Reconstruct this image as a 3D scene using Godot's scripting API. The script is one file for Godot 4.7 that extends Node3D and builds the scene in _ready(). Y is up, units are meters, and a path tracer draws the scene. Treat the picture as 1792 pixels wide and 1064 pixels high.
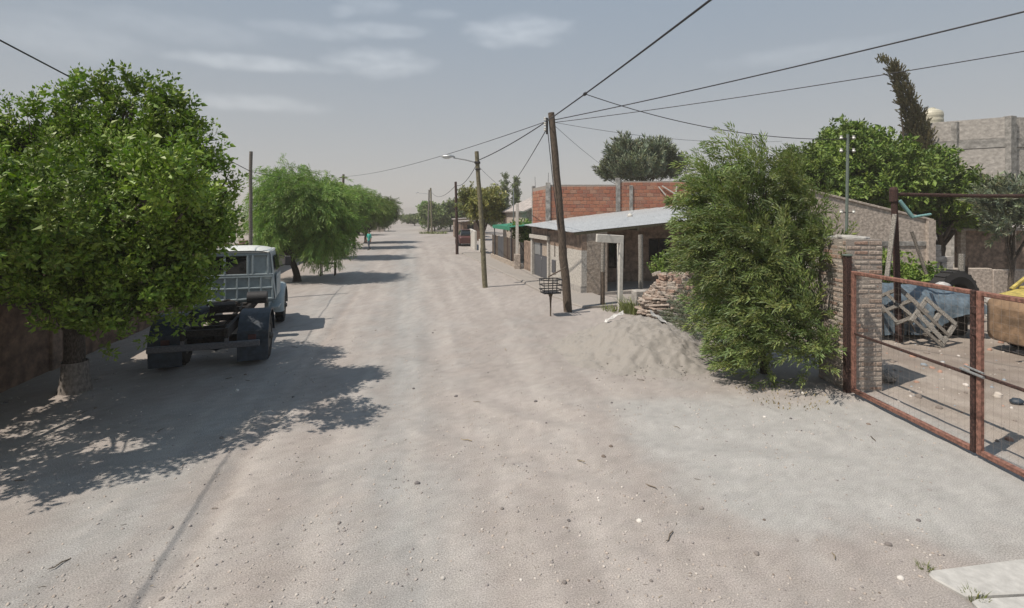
extends Node3D
# World: metres, y up. The camera stands at x = 0, z = 0, three metres above the dirt road and looks along -z.
# V(x, h, d): a point x metres to the right, h metres up, d metres ahead.

var M := {}
var rng := RandomNumberGenerator.new()
var n1 := FastNoiseLite.new()
var n2 := FastNoiseLite.new()
var used := {}

func V(x: float, h: float, d: float) -> Vector3:
	return Vector3(x, h, -d)

class MB:
	var v := PackedVector3Array()
	var n := PackedVector3Array()
	var c := PackedColorArray()
	var col := Color(1, 1, 1)
	func tri(a: Vector3, b: Vector3, e: Vector3) -> void:
		var nn := (b - a).cross(e - a).normalized()
		v.append(a); v.append(e); v.append(b)
		for i in 3:
			n.append(nn); c.append(col)
	func quad(a: Vector3, b: Vector3, e: Vector3, d: Vector3) -> void:
		tri(a, b, e); tri(a, e, d)
	func ctri(o: Vector3, a: Vector3, b: Vector3, e: Vector3) -> void:
		if (b - a).cross(e - a).dot((a + b + e) / 3.0 - o) < 0.0: tri(a, e, b)
		else: tri(a, b, e)
	func cquad(o: Vector3, a: Vector3, b: Vector3, e: Vector3, d: Vector3) -> void:
		if (b - a).cross(e - a).dot((a + b + e + d) / 4.0 - o) < 0.0: quad(a, d, e, b)
		else: quad(a, b, e, d)
	func box(o: Vector3, size: Vector3, bs := Basis.IDENTITY, bev := 0.0) -> void:
		var h := size / 2.0
		if bev <= 0.0:
			for ax in 3:
				for s in [-1.0, 1.0]:
					var p := []
					for q in [[-1.0, -1.0], [1.0, -1.0], [1.0, 1.0], [-1.0, 1.0]]:
						var k := Vector3.ZERO
						k[ax] = s * h[ax]; k[(ax + 1) % 3] = q[0] * h[(ax + 1) % 3]; k[(ax + 2) % 3] = q[1] * h[(ax + 2) % 3]
						p.append(o + bs * k)
					cquad(o, p[0], p[1], p[2], p[3])
			return
		var g := func(ax: int, sg: Vector3) -> Vector3:
			var k := sg * (h - Vector3.ONE * bev)
			k[ax] = sg[ax] * h[ax]
			return o + bs * k
		for ax in 3:
			var b1 := (ax + 1) % 3
			var b2 := (ax + 2) % 3
			for s in [-1.0, 1.0]:
				var p := []
				for q in [[-1.0, -1.0], [1.0, -1.0], [1.0, 1.0], [-1.0, 1.0]]:
					var sg := Vector3.ZERO
					sg[ax] = s; sg[b1] = q[0]; sg[b2] = q[1]
					p.append(g.call(ax, sg))
				cquad(o, p[0], p[1], p[2], p[3])
				for t in [-1.0, 1.0]:
					var s1 := Vector3.ZERO
					s1[ax] = -1.0; s1[b1] = s; s1[b2] = t
					var s2 := s1
					s2[ax] = 1.0
					cquad(o, g.call(b1, s1), g.call(b1, s2), g.call(b2, s2), g.call(b2, s1))
		for i in 8:
			var sg := Vector3(1.0 if i & 1 else -1.0, 1.0 if i & 2 else -1.0, 1.0 if i & 4 else -1.0)
			ctri(o, g.call(0, sg), g.call(1, sg), g.call(2, sg))
	func beam(a: Vector3, b: Vector3, w: float, t: float, bev := 0.0, up := Vector3.UP) -> void:
		var z := (b - a).normalized()
		var u := up
		if absf(z.dot(u)) > 0.97: u = Vector3.RIGHT
		var x := u.cross(z).normalized()
		var y := z.cross(x)
		box((a + b) / 2.0, Vector3(w, t, a.distance_to(b)), Basis(x, y, z), bev)
	func rings(rr: Array, closed := true, cap := true, smooth := true) -> void:
		# rr: rows of points, each the same length; smooth surface through them
		var nr := rr.size()
		var ns: int = rr[0].size()
		var nm := []
		var mid := []
		for i in nr:
			var m := Vector3.ZERO
			for p in rr[i]: m += p
			mid.append(m / ns)
		for i in nr:
			var row := []
			for j in ns:
				var ja := (j + 1) % ns if closed else mini(j + 1, ns - 1)
				var jb := (j - 1 + ns) % ns if closed else maxi(j - 1, 0)
				var du: Vector3 = rr[i][ja] - rr[i][jb]
				var dv: Vector3 = rr[mini(i + 1, nr - 1)][j] - rr[maxi(i - 1, 0)][j]
				var q := du.cross(dv).normalized()
				if q.length_squared() < 0.5: q = (mid[i] - mid[1 if i == 0 else nr - 2]).normalized()
				elif closed and q.dot(rr[i][j] - mid[i]) < 0.0: q = -q
				elif not closed and q.y < 0.0: q = -q
				row.append(q)
			nm.append(row)
		for i in nr - 1:
			for j in (ns if closed else ns - 1):
				var k := (j + 1) % ns
				var q := [[i, j], [i, k], [i + 1, k], [i + 1, j]]
				var a: Vector3 = rr[i][j]
				var b: Vector3 = rr[i][k]
				var e: Vector3 = rr[i + 1][k]
				var want: Vector3 = nm[i][j]
				var ordr := [0, 2, 1, 0, 3, 2]
				if (b - a).cross(e - a).dot(want) < 0.0: ordr = [0, 1, 2, 0, 2, 3]
				for t in ordr:
					v.append(rr[q[t][0]][q[t][1]]); n.append(nm[q[t][0]][q[t][1]]); c.append(col)
		if cap and closed:
			for e in [0, nr - 1]:
				var o: Vector3 = mid[e] + (mid[1] - mid[0] if e == 0 else mid[nr - 2] - mid[nr - 1]) * 0.5
				for j in ns:
					ctri(o, mid[e], rr[e][j], rr[e][(j + 1) % ns])
	func tube(pts: Array, rad: Array, sides := 8, cap := true, rough := 0.0, sd := 1) -> void:
		var rr := []
		var up := Vector3.UP
		var rg := RandomNumberGenerator.new()
		rg.seed = sd
		var t0: Vector3 = (pts[1] - pts[0]).normalized()
		var x := (Vector3.RIGHT if absf(t0.y) > 0.8 else up).cross(t0).normalized()
		for i in pts.size():
			var t: Vector3 = (pts[mini(i + 1, pts.size() - 1)] - pts[maxi(i - 1, 0)]).normalized()
			x = (x - t * x.dot(t)).normalized()
			var y := t.cross(x)
			var row := []
			for j in sides:
				var a := TAU * j / sides
				var r: float = rad[i] * (1.0 + rough * rg.randf_range(-1, 1))
				row.append(pts[i] + (x * cos(a) + y * sin(a)) * r)
			rr.append(row)
		rings(rr, true, cap)
	func lathe(o: Vector3, axis: Vector3, prof: Array, sides := 20, cap := true) -> void:
		# prof: [distance along the axis, radius]
		var t := axis.normalized()
		var x := (Vector3.RIGHT if absf(t.y) > 0.8 else Vector3.UP).cross(t).normalized()
		var y := t.cross(x)
		var rr := []
		for p in prof:
			var row := []
			for j in sides:
				var a := TAU * j / sides
				row.append(o + t * p[0] + (x * cos(a) + y * sin(a)) * p[1])
			rr.append(row)
		# hard edges: every band of its own
		for i in rr.size() - 1:
			rings([rr[i], rr[i + 1]], true, false)
		if cap:
			rings([rr[0], rr[0].map(func(p): return p + t * 0.0005)], true, true)
			rings([rr[-1].map(func(p): return p - t * 0.0005), rr[-1]], true, true)
	func mesh() -> ArrayMesh:
		var a := []
		a.resize(Mesh.ARRAY_MAX)
		a[Mesh.ARRAY_VERTEX] = v
		a[Mesh.ARRAY_NORMAL] = n
		a[Mesh.ARRAY_COLOR] = c
		var m := ArrayMesh.new()
		m.add_surface_from_arrays(Mesh.PRIMITIVE_TRIANGLES, a)
		return m

func numbered(called: String) -> String:
	if not used.has(called):
		used[called] = 0
		return called
	used[called] += 1
	return "%s_%03d" % [called, used[called]]

func tag(o: Node, label: String, category: String, group := "", kind := "") -> Node:
	if label: o.set_meta("label", label)
	if category: o.set_meta("category", category)
	if group: o.set_meta("group", group)
	if kind: o.set_meta("kind", kind)
	return o

func base(called: String, at: Vector3, turn: float, label: String, category: String, group := "") -> Node3D:
	var o := Node3D.new()
	o.name = numbered(called)
	o.position = at
	o.rotation.y = turn
	add_child(o, true)
	tag(o, label, category, group)
	return o

func put(b, called: String, m: Material, parent: Node = null) -> MeshInstance3D:
	var o := MeshInstance3D.new()
	o.mesh = b.mesh() if b is MB else b
	o.material_override = m
	if parent == null:
		o.name = numbered(called)
		add_child(o, true)
	else:
		o.name = called
		parent.add_child(o, true)
	return o

func dup(o: Node3D, at: Vector3, turn: float, label: String) -> Node3D:
	var r: Node3D = o.duplicate()
	r.name = numbered(String(o.name).rstrip("_0123456789"))
	r.position = at
	r.rotation.y = turn
	r.set_meta("label", label)
	add_child(r, true)
	return r

func ramp(cols: Array, offs: Array) -> Gradient:
	var g := Gradient.new()
	g.offsets = PackedFloat32Array(offs)
	g.colors = PackedColorArray(cols)
	return g

func ntex(freq: float, octaves: int, lo: float, hi: float, size := 512, sd := 1, kind := FastNoiseLite.TYPE_SIMPLEX_SMOOTH) -> NoiseTexture2D:
	var f := FastNoiseLite.new()
	f.noise_type = kind
	f.frequency = freq
	f.seed = sd
	f.fractal_type = FastNoiseLite.FRACTAL_FBM
	f.fractal_octaves = octaves
	f.fractal_gain = 0.62
	var t := NoiseTexture2D.new()
	t.width = size; t.height = size
	t.seamless = true
	t.noise = f
	t.color_ramp = ramp([Color(lo, lo, lo), Color(hi, hi, hi)], [0.15, 0.85])
	return t

func nnorm(freq: float, octaves: int, bump: float, size := 512, sd := 1, kind := FastNoiseLite.TYPE_SIMPLEX_SMOOTH) -> NoiseTexture2D:
	var t := ntex(freq, octaves, 0, 1, size, sd, kind)
	t.color_ramp = null
	t.as_normal_map = true
	t.bump_strength = bump
	return t

var TX := {}

func mat(key: String, col: Color, rough := 0.85, tex := "", scale := Vector3.ONE, nrm := "", ns := 1.0, metal := 0.0) -> StandardMaterial3D:
	var m := StandardMaterial3D.new()
	m.resource_name = key
	m.albedo_color = col.linear_to_srgb()
	m.roughness = rough
	m.metallic = metal
	m.vertex_color_use_as_albedo = true
	m.uv1_triplanar = true
	m.uv1_world_triplanar = true
	m.uv1_scale = scale
	if tex: m.albedo_texture = TX[tex]
	if nrm:
		m.normal_enabled = true
		m.normal_texture = TX[nrm]
		m.normal_scale = ns
	M[key] = m
	return m

func leafmat(key: String, col: Color, thru: Color, rough := 0.5) -> void:
	var m := StandardMaterial3D.new()
	m.resource_name = key
	m.albedo_color = col.linear_to_srgb()
	m.roughness = rough
	m.vertex_color_use_as_albedo = true
	m.cull_mode = BaseMaterial3D.CULL_DISABLED
	m.backlight_enabled = true
	m.backlight = thru.linear_to_srgb()
	M[key] = m

func make_materials() -> void:
	TX.fine = ntex(0.035, 6, 0.72, 1.0, 512, 3)
	TX.faint = ntex(0.02, 5, 0.88, 1.0, 512, 13)
	TX.grain = ntex(0.12, 4, 0.55, 1.0, 512, 5)
	TX.blotch = ntex(0.012, 6, 0.62, 1.0, 512, 9)
	TX.stain = ntex(0.02, 6, 0.35, 1.0, 512, 21)
	TX.soil = ntex(0.09, 6, 0.70, 1.0, 1024, 11)
	TX.soil_n = nnorm(0.09, 6, 6.0, 1024, 11)
	TX.fine_n = nnorm(0.05, 5, 5.0, 512, 3)
	TX.block_n = nnorm(0.06, 3, 5.0, 512, 31, FastNoiseLite.TYPE_CELLULAR)
	mat("ground", Color(1, 1, 1), 0.97, "soil", Vector3.ONE * 0.6, "soil_n", 0.28)
	mat("gravel", Color(0.395, 0.37, 0.34), 0.97, "soil", Vector3.ONE * 0.8, "soil_n", 0.8)
	mat("pebble", Color(1, 1, 1), 0.9)
	mat("concrete", Color(0.52, 0.51, 0.485), 0.92, "fine", Vector3.ONE * 0.7, "soil_n", 0.35)
	mat("dusty_concrete", Color(0.40, 0.37, 0.34), 0.95, "soil", Vector3.ONE * 0.4, "fine_n", 0.6)
	mat("block", Color(0.48, 0.405, 0.335), 0.93, "fine", Vector3.ONE * 0.35, "fine_n", 0.3)
	mat("grey_block", Color(0.48, 0.455, 0.425), 0.93, "fine", Vector3.ONE * 0.22, "fine_n", 0.3)
	mat("band", Color(0.40, 0.39, 0.37), 0.92, "blotch", Vector3.ONE * 0.4, "fine_n", 0.4)
	mat("plaster", Color(0.60, 0.57, 0.52), 0.9, "fine", Vector3.ONE * 0.6, "fine_n", 0.4)
	mat("white_paint", Color(0.60, 0.58, 0.535), 0.75, "faint", Vector3.ONE * 0.6)
	mat("slab", Color(0.47, 0.465, 0.445), 0.93, "faint", Vector3.ONE * 0.7, "fine_n", 0.12)
	mat("adobe", Color(0.27, 0.18, 0.13), 0.95, "blotch", Vector3.ONE * 0.5, "fine_n", 0.4)
	mat("brown_brick", Color(0.36, 0.265, 0.205), 0.93, "blotch", Vector3.ONE * 0.5, "fine_n", 0.35)
	mat("mortar", Color(0.48, 0.43, 0.385), 0.95, "grain", Vector3.ONE * 1.5, "fine_n", 0.8)
	for i in 5:
		mat("red_brick%d" % i, [Color(0.46, 0.20, 0.125), Color(0.41, 0.165, 0.11), Color(0.50, 0.235, 0.15), Color(0.39, 0.19, 0.135), Color(0.48, 0.27, 0.19)][i], 0.92, "fine", Vector3.ONE * 1.3, "fine_n", 0.5)
		mat("old_brick%d" % i, [Color(0.52, 0.42, 0.35), Color(0.57, 0.48, 0.41), Color(0.45, 0.345, 0.28), Color(0.60, 0.53, 0.46), Color(0.47, 0.32, 0.25)][i], 0.95, "blotch", Vector3.ONE * 3.0, "soil_n", 0.7)
	mat("wood_old", Color(0.215, 0.165, 0.125), 0.9, "stain", Vector3(7, 0.6, 7), "fine_n", 0.8)
	mat("wood_pale", Color(0.35, 0.315, 0.20), 0.88, "stain", Vector3(7, 0.6, 7), "fine_n", 0.6)
	mat("wood_grey", Color(0.33, 0.30, 0.26), 0.9, "stain", Vector3(3, 3, 3), "fine_n", 0.6)
	mat("wood_bleached", Color(0.50, 0.47, 0.42), 0.9, "stain", Vector3(3, 3, 3), "fine_n", 0.5)
	mat("wood_dark", Color(0.11, 0.08, 0.06), 0.9, "stain", Vector3(6, 0.8, 6), "fine_n", 0.6)
	mat("bark", Color(0.20, 0.165, 0.135), 0.95, "stain", Vector3(5, 1.2, 5), "soil_n", 1.4)
	mat("bark_dark", Color(0.09, 0.07, 0.055), 0.95, "stain", Vector3(5, 1.2, 5), "soil_n", 1.2)
	mat("limewash", Color(0.33, 0.295, 0.265), 0.95, "blotch", Vector3(3, 1.5, 3), "soil_n", 0.9)
	mat("rust_red", Color(0.33, 0.165, 0.125), 0.8, "blotch", Vector3.ONE * 2.5, "fine_n", 0.5, 0.1)
	mat("rust_dark", Color(0.11, 0.055, 0.045), 0.85, "stain", Vector3.ONE * 2.5, "fine_n", 0.5, 0.1)
	mat("rust_wreck", Color(0.31, 0.205, 0.125), 0.9, "blotch", Vector3.ONE * 0.35, "fine_n", 0.25)
	mat("wire", Color(0.03, 0.03, 0.035), 0.6)
	mat("mesh_wire", Color(0.30, 0.26, 0.23), 0.6, "", Vector3.ONE, "", 1.0, 0.4)
	mat("zinc", Color(0.56, 0.59, 0.61), 0.45, "fine", Vector3.ONE * 0.9, "", 1.0, 0.15)
	mat("grey_steel", Color(0.13, 0.135, 0.15), 0.6, "fine", Vector3.ONE * 1.2, "", 1.0, 0.2)
	mat("dark_steel", Color(0.035, 0.036, 0.04), 0.7, "fine", Vector3.ONE * 2.0)
	mat("green_steel", Color(0.17, 0.215, 0.19), 0.6, "fine", Vector3.ONE * 2.0)
	mat("galvanised", Color(0.5, 0.52, 0.53), 0.45, "fine", Vector3.ONE * 2, "", 1.0, 0.6)
	mat("truck_blue", Color(0.33, 0.40, 0.43), 0.45, "faint", Vector3.ONE * 0.9)
	mat("truck_dark_blue", Color(0.04, 0.06, 0.085), 0.55, "blotch", Vector3.ONE * 1.1)
	mat("truck_white", Color(0.66, 0.68, 0.66), 0.45, "faint", Vector3.ONE * 0.9)
	mat("rubber", Color(0.022, 0.021, 0.021), 0.85, "fine", Vector3.ONE * 3)
	mat("dusty_rim", Color(0.20, 0.19, 0.17), 0.7, "stain", Vector3.ONE * 4)
	mat("grime", Color(0.045, 0.04, 0.037), 0.9, "stain", Vector3.ONE * 2)
	mat("tarp", Color(0.15, 0.205, 0.255), 0.55, "blotch", Vector3.ONE * 0.9, "fine_n", 0.4)
	mat("black_plastic", Color(0.018, 0.018, 0.02), 0.5, "fine", Vector3.ONE)
	mat("tank_cream", Color(0.66, 0.63, 0.50), 0.5, "fine", Vector3.ONE)
	mat("yellow_paint", Color(0.62, 0.50, 0.13), 0.55, "blotch", Vector3.ONE * 1.4)
	mat("green_awning", Color(0.03, 0.26, 0.16), 0.6, "fine", Vector3.ONE)
	mat("turquoise_pipe", Color(0.22, 0.42, 0.42), 0.5, "fine", Vector3.ONE * 2)
	mat("pink_wall", Color(0.54, 0.47, 0.41), 0.9, "fine", Vector3.ONE * 0.4, "fine_n", 0.4)
	mat("tile_roof", Color(0.55, 0.50, 0.47), 0.9, "blotch", Vector3.ONE * 0.4)
	mat("stone", Color(0.50, 0.47, 0.43), 0.92, "stain", Vector3.ONE * 3, "soil_n", 1.0)
	mat("white_sheet", Color(0.70, 0.69, 0.67), 0.7, "blotch", Vector3.ONE * 2)
	mat("red_car", Color(0.075, 0.026, 0.024), 0.5)
	mat("hill", Color(0.22, 0.20, 0.18), 0.95, "blotch", Vector3.ONE * 0.004)
	mat("figure", Color(1, 1, 1), 0.85)
	mat("insulator", Color(0.55, 0.55, 0.52), 0.3)
	var g := StandardMaterial3D.new()
	g.albedo_color = Color(0.10, 0.12, 0.13)
	g.roughness = 0.06
	g.metallic = 0.0
	M.dark_glass = g
	var lens := StandardMaterial3D.new()
	lens.albedo_color = Color(0.8, 0.82, 0.82)
	lens.roughness = 0.2
	M.lamp_glass = lens
	leafmat("leaf_broad", Color(0.185, 0.275, 0.045), Color(0.34, 0.46, 0.05), 0.5)
	leafmat("leaf_weep", Color(0.245, 0.37, 0.10), Color(0.40, 0.55, 0.13), 0.6)
	leafmat("leaf_feather", Color(0.25, 0.315, 0.115), Color(0.36, 0.44, 0.12), 0.6)
	leafmat("leaf_grey", Color(0.18, 0.215, 0.14), Color(0.12, 0.15, 0.08), 0.6)
	leafmat("leaf_lush", Color(0.145, 0.22, 0.038), Color(0.24, 0.33, 0.04), 0.6)
	leafmat("leaf_cypress", Color(0.15, 0.145, 0.075), Color(0.05, 0.06, 0.02), 0.7)
	leafmat("leaf_yellow", Color(0.235, 0.245, 0.075), Color(0.18, 0.19, 0.05), 0.5)
	leafmat("leaf_far", Color(0.13, 0.175, 0.06), Color(0.14, 0.18, 0.05), 0.6)
	leafmat("grass", Color(0.17, 0.205, 0.07), Color(0.12, 0.15, 0.04), 0.6)
	leafmat("dry_grass", Color(0.34, 0.29, 0.17), Color(0.1, 0.09, 0.04), 0.8)

# ---------------------------------------------------------------- plants
func leaf(b: MB, o: Vector3, dir: Vector3, side: Vector3, l: float, w: float, fold := 0.25, fine := false) -> void:
	# a leaf folded along its midrib
	var up := dir.cross(side).normalized()
	var tip := o + dir * l - up * l * 0.12
	if fine:
		var ma := o + dir * l * 0.4 + side * w * 0.5 + up * w * fold
		var mc := o + dir * l * 0.4 - side * w * 0.5 + up * w * fold
		b.quad(o, ma, tip, mc)
		return
	var m1 := o + dir * l * 0.35 + side * w * 0.5 + up * w * fold
	var m2 := o + dir * l * 0.35 - side * w * 0.5 + up * w * fold
	b.tri(o, m1, tip)
	b.tri(o, tip, m2)

func spray(kind: String, sd: int) -> ArrayMesh:
	var rg := RandomNumberGenerator.new()
	rg.seed = sd
	var b := MB.new()
	var p: Array = {"broad": [0.40, 28, 0.088, 0.056, 0.05], "lush": [0.5, 26, 0.15, 0.095, 0.05], "weep": [0.75, 52, 0.12, 0.024, 0.07], "feather": [0.70, 48, 0.105, 0.026, 0.12],
		"cypress": [0.5, 46, 0.13, 0.055, 0.05], "far": [0.8, 26, 0.28, 0.17, 0.2], "grey": [0.8, 34, 0.22, 0.06, 0.05], "small": [0.28, 20, 0.07, 0.045, 0.05]}[kind]
	var L: float = p[0]
	var dir := Vector3.UP
	var at := Vector3.ZERO
	var bend := Vector3(rg.randf_range(-0.5, 0.5), 0, rg.randf_range(-0.5, 0.5))
	if kind == "feather": bend = Vector3(0.7, 0, 0.0)
	var N: int = p[1]
	var pts := []
	var dirs := []
	for i in 9:
		pts.append(at); dirs.append(dir)
		at += dir * L / 8.0
		dir = (dir + bend * 0.14 + Vector3(rg.randf_range(-.06, .06), 0, rg.randf_range(-.06, .06))).normalized()
	b.col = Color(0.55, 0.45, 0.45)
	for i in 8:
		var r := 0.0035 * (1.0 - i / 9.0) + 0.0012
		var s := Vector3(r, 0, 0)
		var s2 := Vector3(0, 0, r)
		b.quad(pts[i] - s, pts[i] + s, pts[i + 1] + s * 0.8, pts[i + 1] - s * 0.8)
		b.quad(pts[i] - s2, pts[i] + s2, pts[i + 1] + s2 * 0.8, pts[i + 1] - s2 * 0.8)
	for i in N:
		var t := (i + 0.5) / N * 0.94 + 0.06
		var k := mini(int(t * 8.0), 7)
		var o: Vector3 = pts[k].lerp(pts[k + 1], t * 8.0 - k)
		var dd: Vector3 = dirs[k]
		var a := i * 2.4 + rg.randf_range(-0.5, 0.5)
		var q := Vector3(cos(a), 0, sin(a))
		q = (q - dd * q.dot(dd)).normalized()
		var opn := rg.randf_range(0.5, 1.1)
		if kind == "weep" or kind == "feather": opn = rg.randf_range(0.35, 0.8)
		if kind == "cypress": opn = rg.randf_range(0.1, 0.5)
		var ld := (dd * cos(opn) + q * sin(opn)).normalized()
		if kind == "broad" or kind == "lush" or kind == "far" or kind == "small":
			o += ld * L * rg.randf_range(0.03, 0.2)
			ld = (ld + Vector3(0, rg.randf_range(-0.7, 0.2), 0)).normalized()
		if kind == "weep" or kind == "feather":
			o += q * L * rg.randf_range(0.0, 0.09)
		var side := ld.cross(dd + Vector3(rg.randf_range(-.8, .8), rg.randf_range(-.8, .8), rg.randf_range(-.8, .8))).normalized()
		var tone := rg.randf_range(0.62, 1.32)
		b.col = Color(tone * rg.randf_range(0.85, 1.22), tone, tone * rg.randf_range(0.7, 1.3))
		if rg.randf() < 0.035: b.col = Color(1.7, 0.85, 0.9)
		var sz := rg.randf_range(0.55, 1.35)
		leaf(b, o, ld, side, p[2] * sz, p[3] * sz * rg.randf_range(0.8, 1.15))
	return b.mesh()

var SP := {}

func crown(parent: Node3D, lobes: Array, kind: String, m: String, dens: float, up: Vector3, sd: int, sc := 1.0, gaps := -0.28, called := "crown") -> void:
	# lobes: [centre (local), radii]; leafy twigs spread through the lobes' outer shells
	if not SP.has(kind): SP[kind] = spray(kind, 77)
	var rg := RandomNumberGenerator.new()
	rg.seed = sd
	var nz := FastNoiseLite.new()
	nz.seed = sd
	nz.frequency = 1.0
	var T := []
	var C := []
	for lb in lobes:
		var o: Vector3 = lb[0]
		var r: Vector3 = lb[1]
		var cnt := int(dens * pow(r.x * r.y * r.z, 0.72) * (lb[2] if lb.size() > 2 else 1.0))
		var lt := rg.randf_range(0.76, 1.24)
		for i in cnt:
			var z := rg.randf_range(-1, 1)
			var a := rg.randf() * TAU
			var q := Vector3(sqrt(1 - z * z) * cos(a), z, sqrt(1 - z * z) * sin(a))
			var rad := pow(rg.randf(), 0.45) * (0.82 + 0.42 * nz.get_noise_3dv(q * 2.2 + o))
			var p := o + q * r * rad
			if nz.get_noise_3dv((p + parent.position) * (0.85 / maxf(0.5, r.x * 0.6))) < gaps: continue
			if p.y + parent.position.y < 0.06: continue
			var y := (q * 0.55 + up + Vector3(rg.randf_range(-.5, .5), rg.randf_range(-.4, .4), rg.randf_range(-.5, .5))).normalized()
			var x := Vector3(1, 0, 0) if kind == "feather" and up.x > 0 else Vector3(rg.randf_range(-1, 1), rg.randf_range(-1, 1), rg.randf_range(-1, 1))
			if kind == "feather": x = Vector3(-1.0, -0.3, rg.randf_range(-0.9, 0.9))
			x = (x - y * x.dot(y)).normalized()
			var s := sc * rg.randf_range(0.7, 1.25)
			T.append(Transform3D(Basis(x, y, x.cross(y)) * s, p))
			var tone := lt * rg.randf_range(0.82, 1.18)
			C.append(Color(tone * rg.randf_range(0.93, 1.1), tone, tone * rg.randf_range(0.85, 1.1)))
	var mm := MultiMesh.new()
	mm.transform_format = MultiMesh.TRANSFORM_3D
	mm.use_colors = true
	mm.mesh = SP[kind]
	mm.instance_count = T.size()
	for i in T.size():
		mm.set_instance_transform(i, T[i])
		mm.set_instance_color(i, C[i])
	var o := MultiMeshInstance3D.new()
	o.name = called
	o.multimesh = mm
	o.material_override = M[m]
	o.set_meta("kind", "stuff")
	parent.add_child(o, true)

func limb(b: MB, a: Vector3, e: Vector3, r0: float, r1: float, rg: RandomNumberGenerator, sag := 0.15) -> void:
	var pts := []
	var rad := []
	var l := a.distance_to(e)
	var j1 := Vector3(rg.randf_range(-1, 1), rg.randf_range(0.0, 1.0), rg.randf_range(-1, 1)) * l * sag
	var mid := (a + e) * 0.5 + j1
	var ns := 7
	for i in ns + 1:
		var t := float(i) / ns
		pts.append(a.lerp(mid, t).lerp(mid.lerp(e, t), t) + Vector3(rg.randf_range(-1, 1), 0, rg.randf_range(-1, 1)) * l * 0.012)
		rad.append(lerpf(r0, r1, t))
	b.tube(pts, rad, 8 if r0 > 0.05 else 5, true, 0.06, rg.randi())

func trunk(parent: Node3D, h: float, r: float, lean: Vector3, lobes: Array, m: String, sd: int, twigs := 3) -> void:
	var rg := RandomNumberGenerator.new()
	rg.seed = sd
	var b := MB.new()
	var pts := []
	var rad := []
	for i in 9:
		var t := i / 8.0
		pts.append(Vector3(0, -0.12, 0) + Vector3(0, h + 0.12, 0) * t + lean * t * t + Vector3(rg.randf_range(-1, 1), 0, rg.randf_range(-1, 1)) * r * 0.12)
		rad.append(r * (1.0 - 0.35 * t) * (1.0 + 0.45 * pow(maxf(0.0, 1.0 - t * 4.0), 2.0)))
	b.tube(pts, rad, 14, true, 0.07, sd)
	var top: Vector3 = pts[8]
	for lb in lobes:
		var s: Vector3 = pts[5 + rg.randi() % 3]
		var e: Vector3 = lb[0]
		limb(b, s, e, r * 0.42, r * 0.10, rg)
		for k in twigs:
			var q := Vector3(rg.randf_range(-1, 1), rg.randf_range(-0.4, 1), rg.randf_range(-1, 1)).normalized()
			limb(b, s.lerp(e, rg.randf_range(0.6, 0.98)), e + q * lb[1] * 0.8, r * 0.12, r * 0.02, rg)
	put(b, "trunk", M[m], parent)

func blob(c: Vector3, r: Vector3, n: int, part: float, sd: int, zmin := -0.75) -> Array:
	# lobes for a rounded crown round c
	var rg := RandomNumberGenerator.new()
	rg.seed = sd
	var out := [[c, r * 0.62]]
	for i in n:
		var z := rg.randf_range(zmin, 0.95)
		var a := TAU * (i * 0.382 + rg.randf() * 0.15)
		var q := Vector3(sqrt(1 - z * z) * cos(a), z, sqrt(1 - z * z) * sin(a))
		out.append([c + q * r * rg.randf_range(0.5, 0.72), r * part * rg.randf_range(0.75, 1.2)])
	return out

func tree(called: String, at: Vector3, label: String, trunk_h: float, trunk_r: float, lean: Vector3, lobes: Array, kind: String, m: String, dens: float, up: Vector3, sd: int, sc := 1.0, gaps := -0.28, bark := "bark", group := "", category := "tree") -> Node3D:
	var t := base(called, at, 0.0, label, category, group)
	trunk(t, trunk_h, trunk_r, lean, lobes, bark, sd)
	crown(t, lobes, kind, m, dens, up, sd + 1, sc, gaps)
	return t

func tuft(called: String, at: Vector3, label: String, m: String, n: int, h: float, spread: float, sd: int, broad := 0.012, category := "grass") -> void:
	var rg := RandomNumberGenerator.new()
	rg.seed = sd
	var b := MB.new()
	for i in n:
		var a := rg.randf() * TAU
		var rr := spread * sqrt(rg.randf())
		var o := Vector3(cos(a) * rr, -0.02, sin(a) * rr)
		var hh := h * rg.randf_range(0.45, 1.1)
		var out := Vector3(cos(a), 0, sin(a)) * rg.randf_range(0.1, 0.7) * hh + Vector3(rg.randf_range(-.2, .2), 0, rg.randf_range(-.2, .2)) * hh
		var s := Vector3(rg.randf_range(-1, 1), 0, rg.randf_range(-1, 1)).normalized() * broad * rg.randf_range(0.6, 1.3)
		var tone := rg.randf_range(0.7, 1.25)
		b.col = Color(tone * rg.randf_range(0.9, 1.25), tone, tone * 0.9)
		var m1 := o + Vector3(0, hh * 0.55, 0) + out * 0.35
		var tip := o + Vector3(0, hh, 0) + out
		b.quad(o - s, o + s, m1 + s * 0.8, m1 - s * 0.8)
		b.tri(m1 - s * 0.8, m1 + s * 0.8, tip)
	var o := put(b, called, M[m])
	o.position = at
	tag(o, label, category, "", "stuff" if category == "grass" else "")

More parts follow.
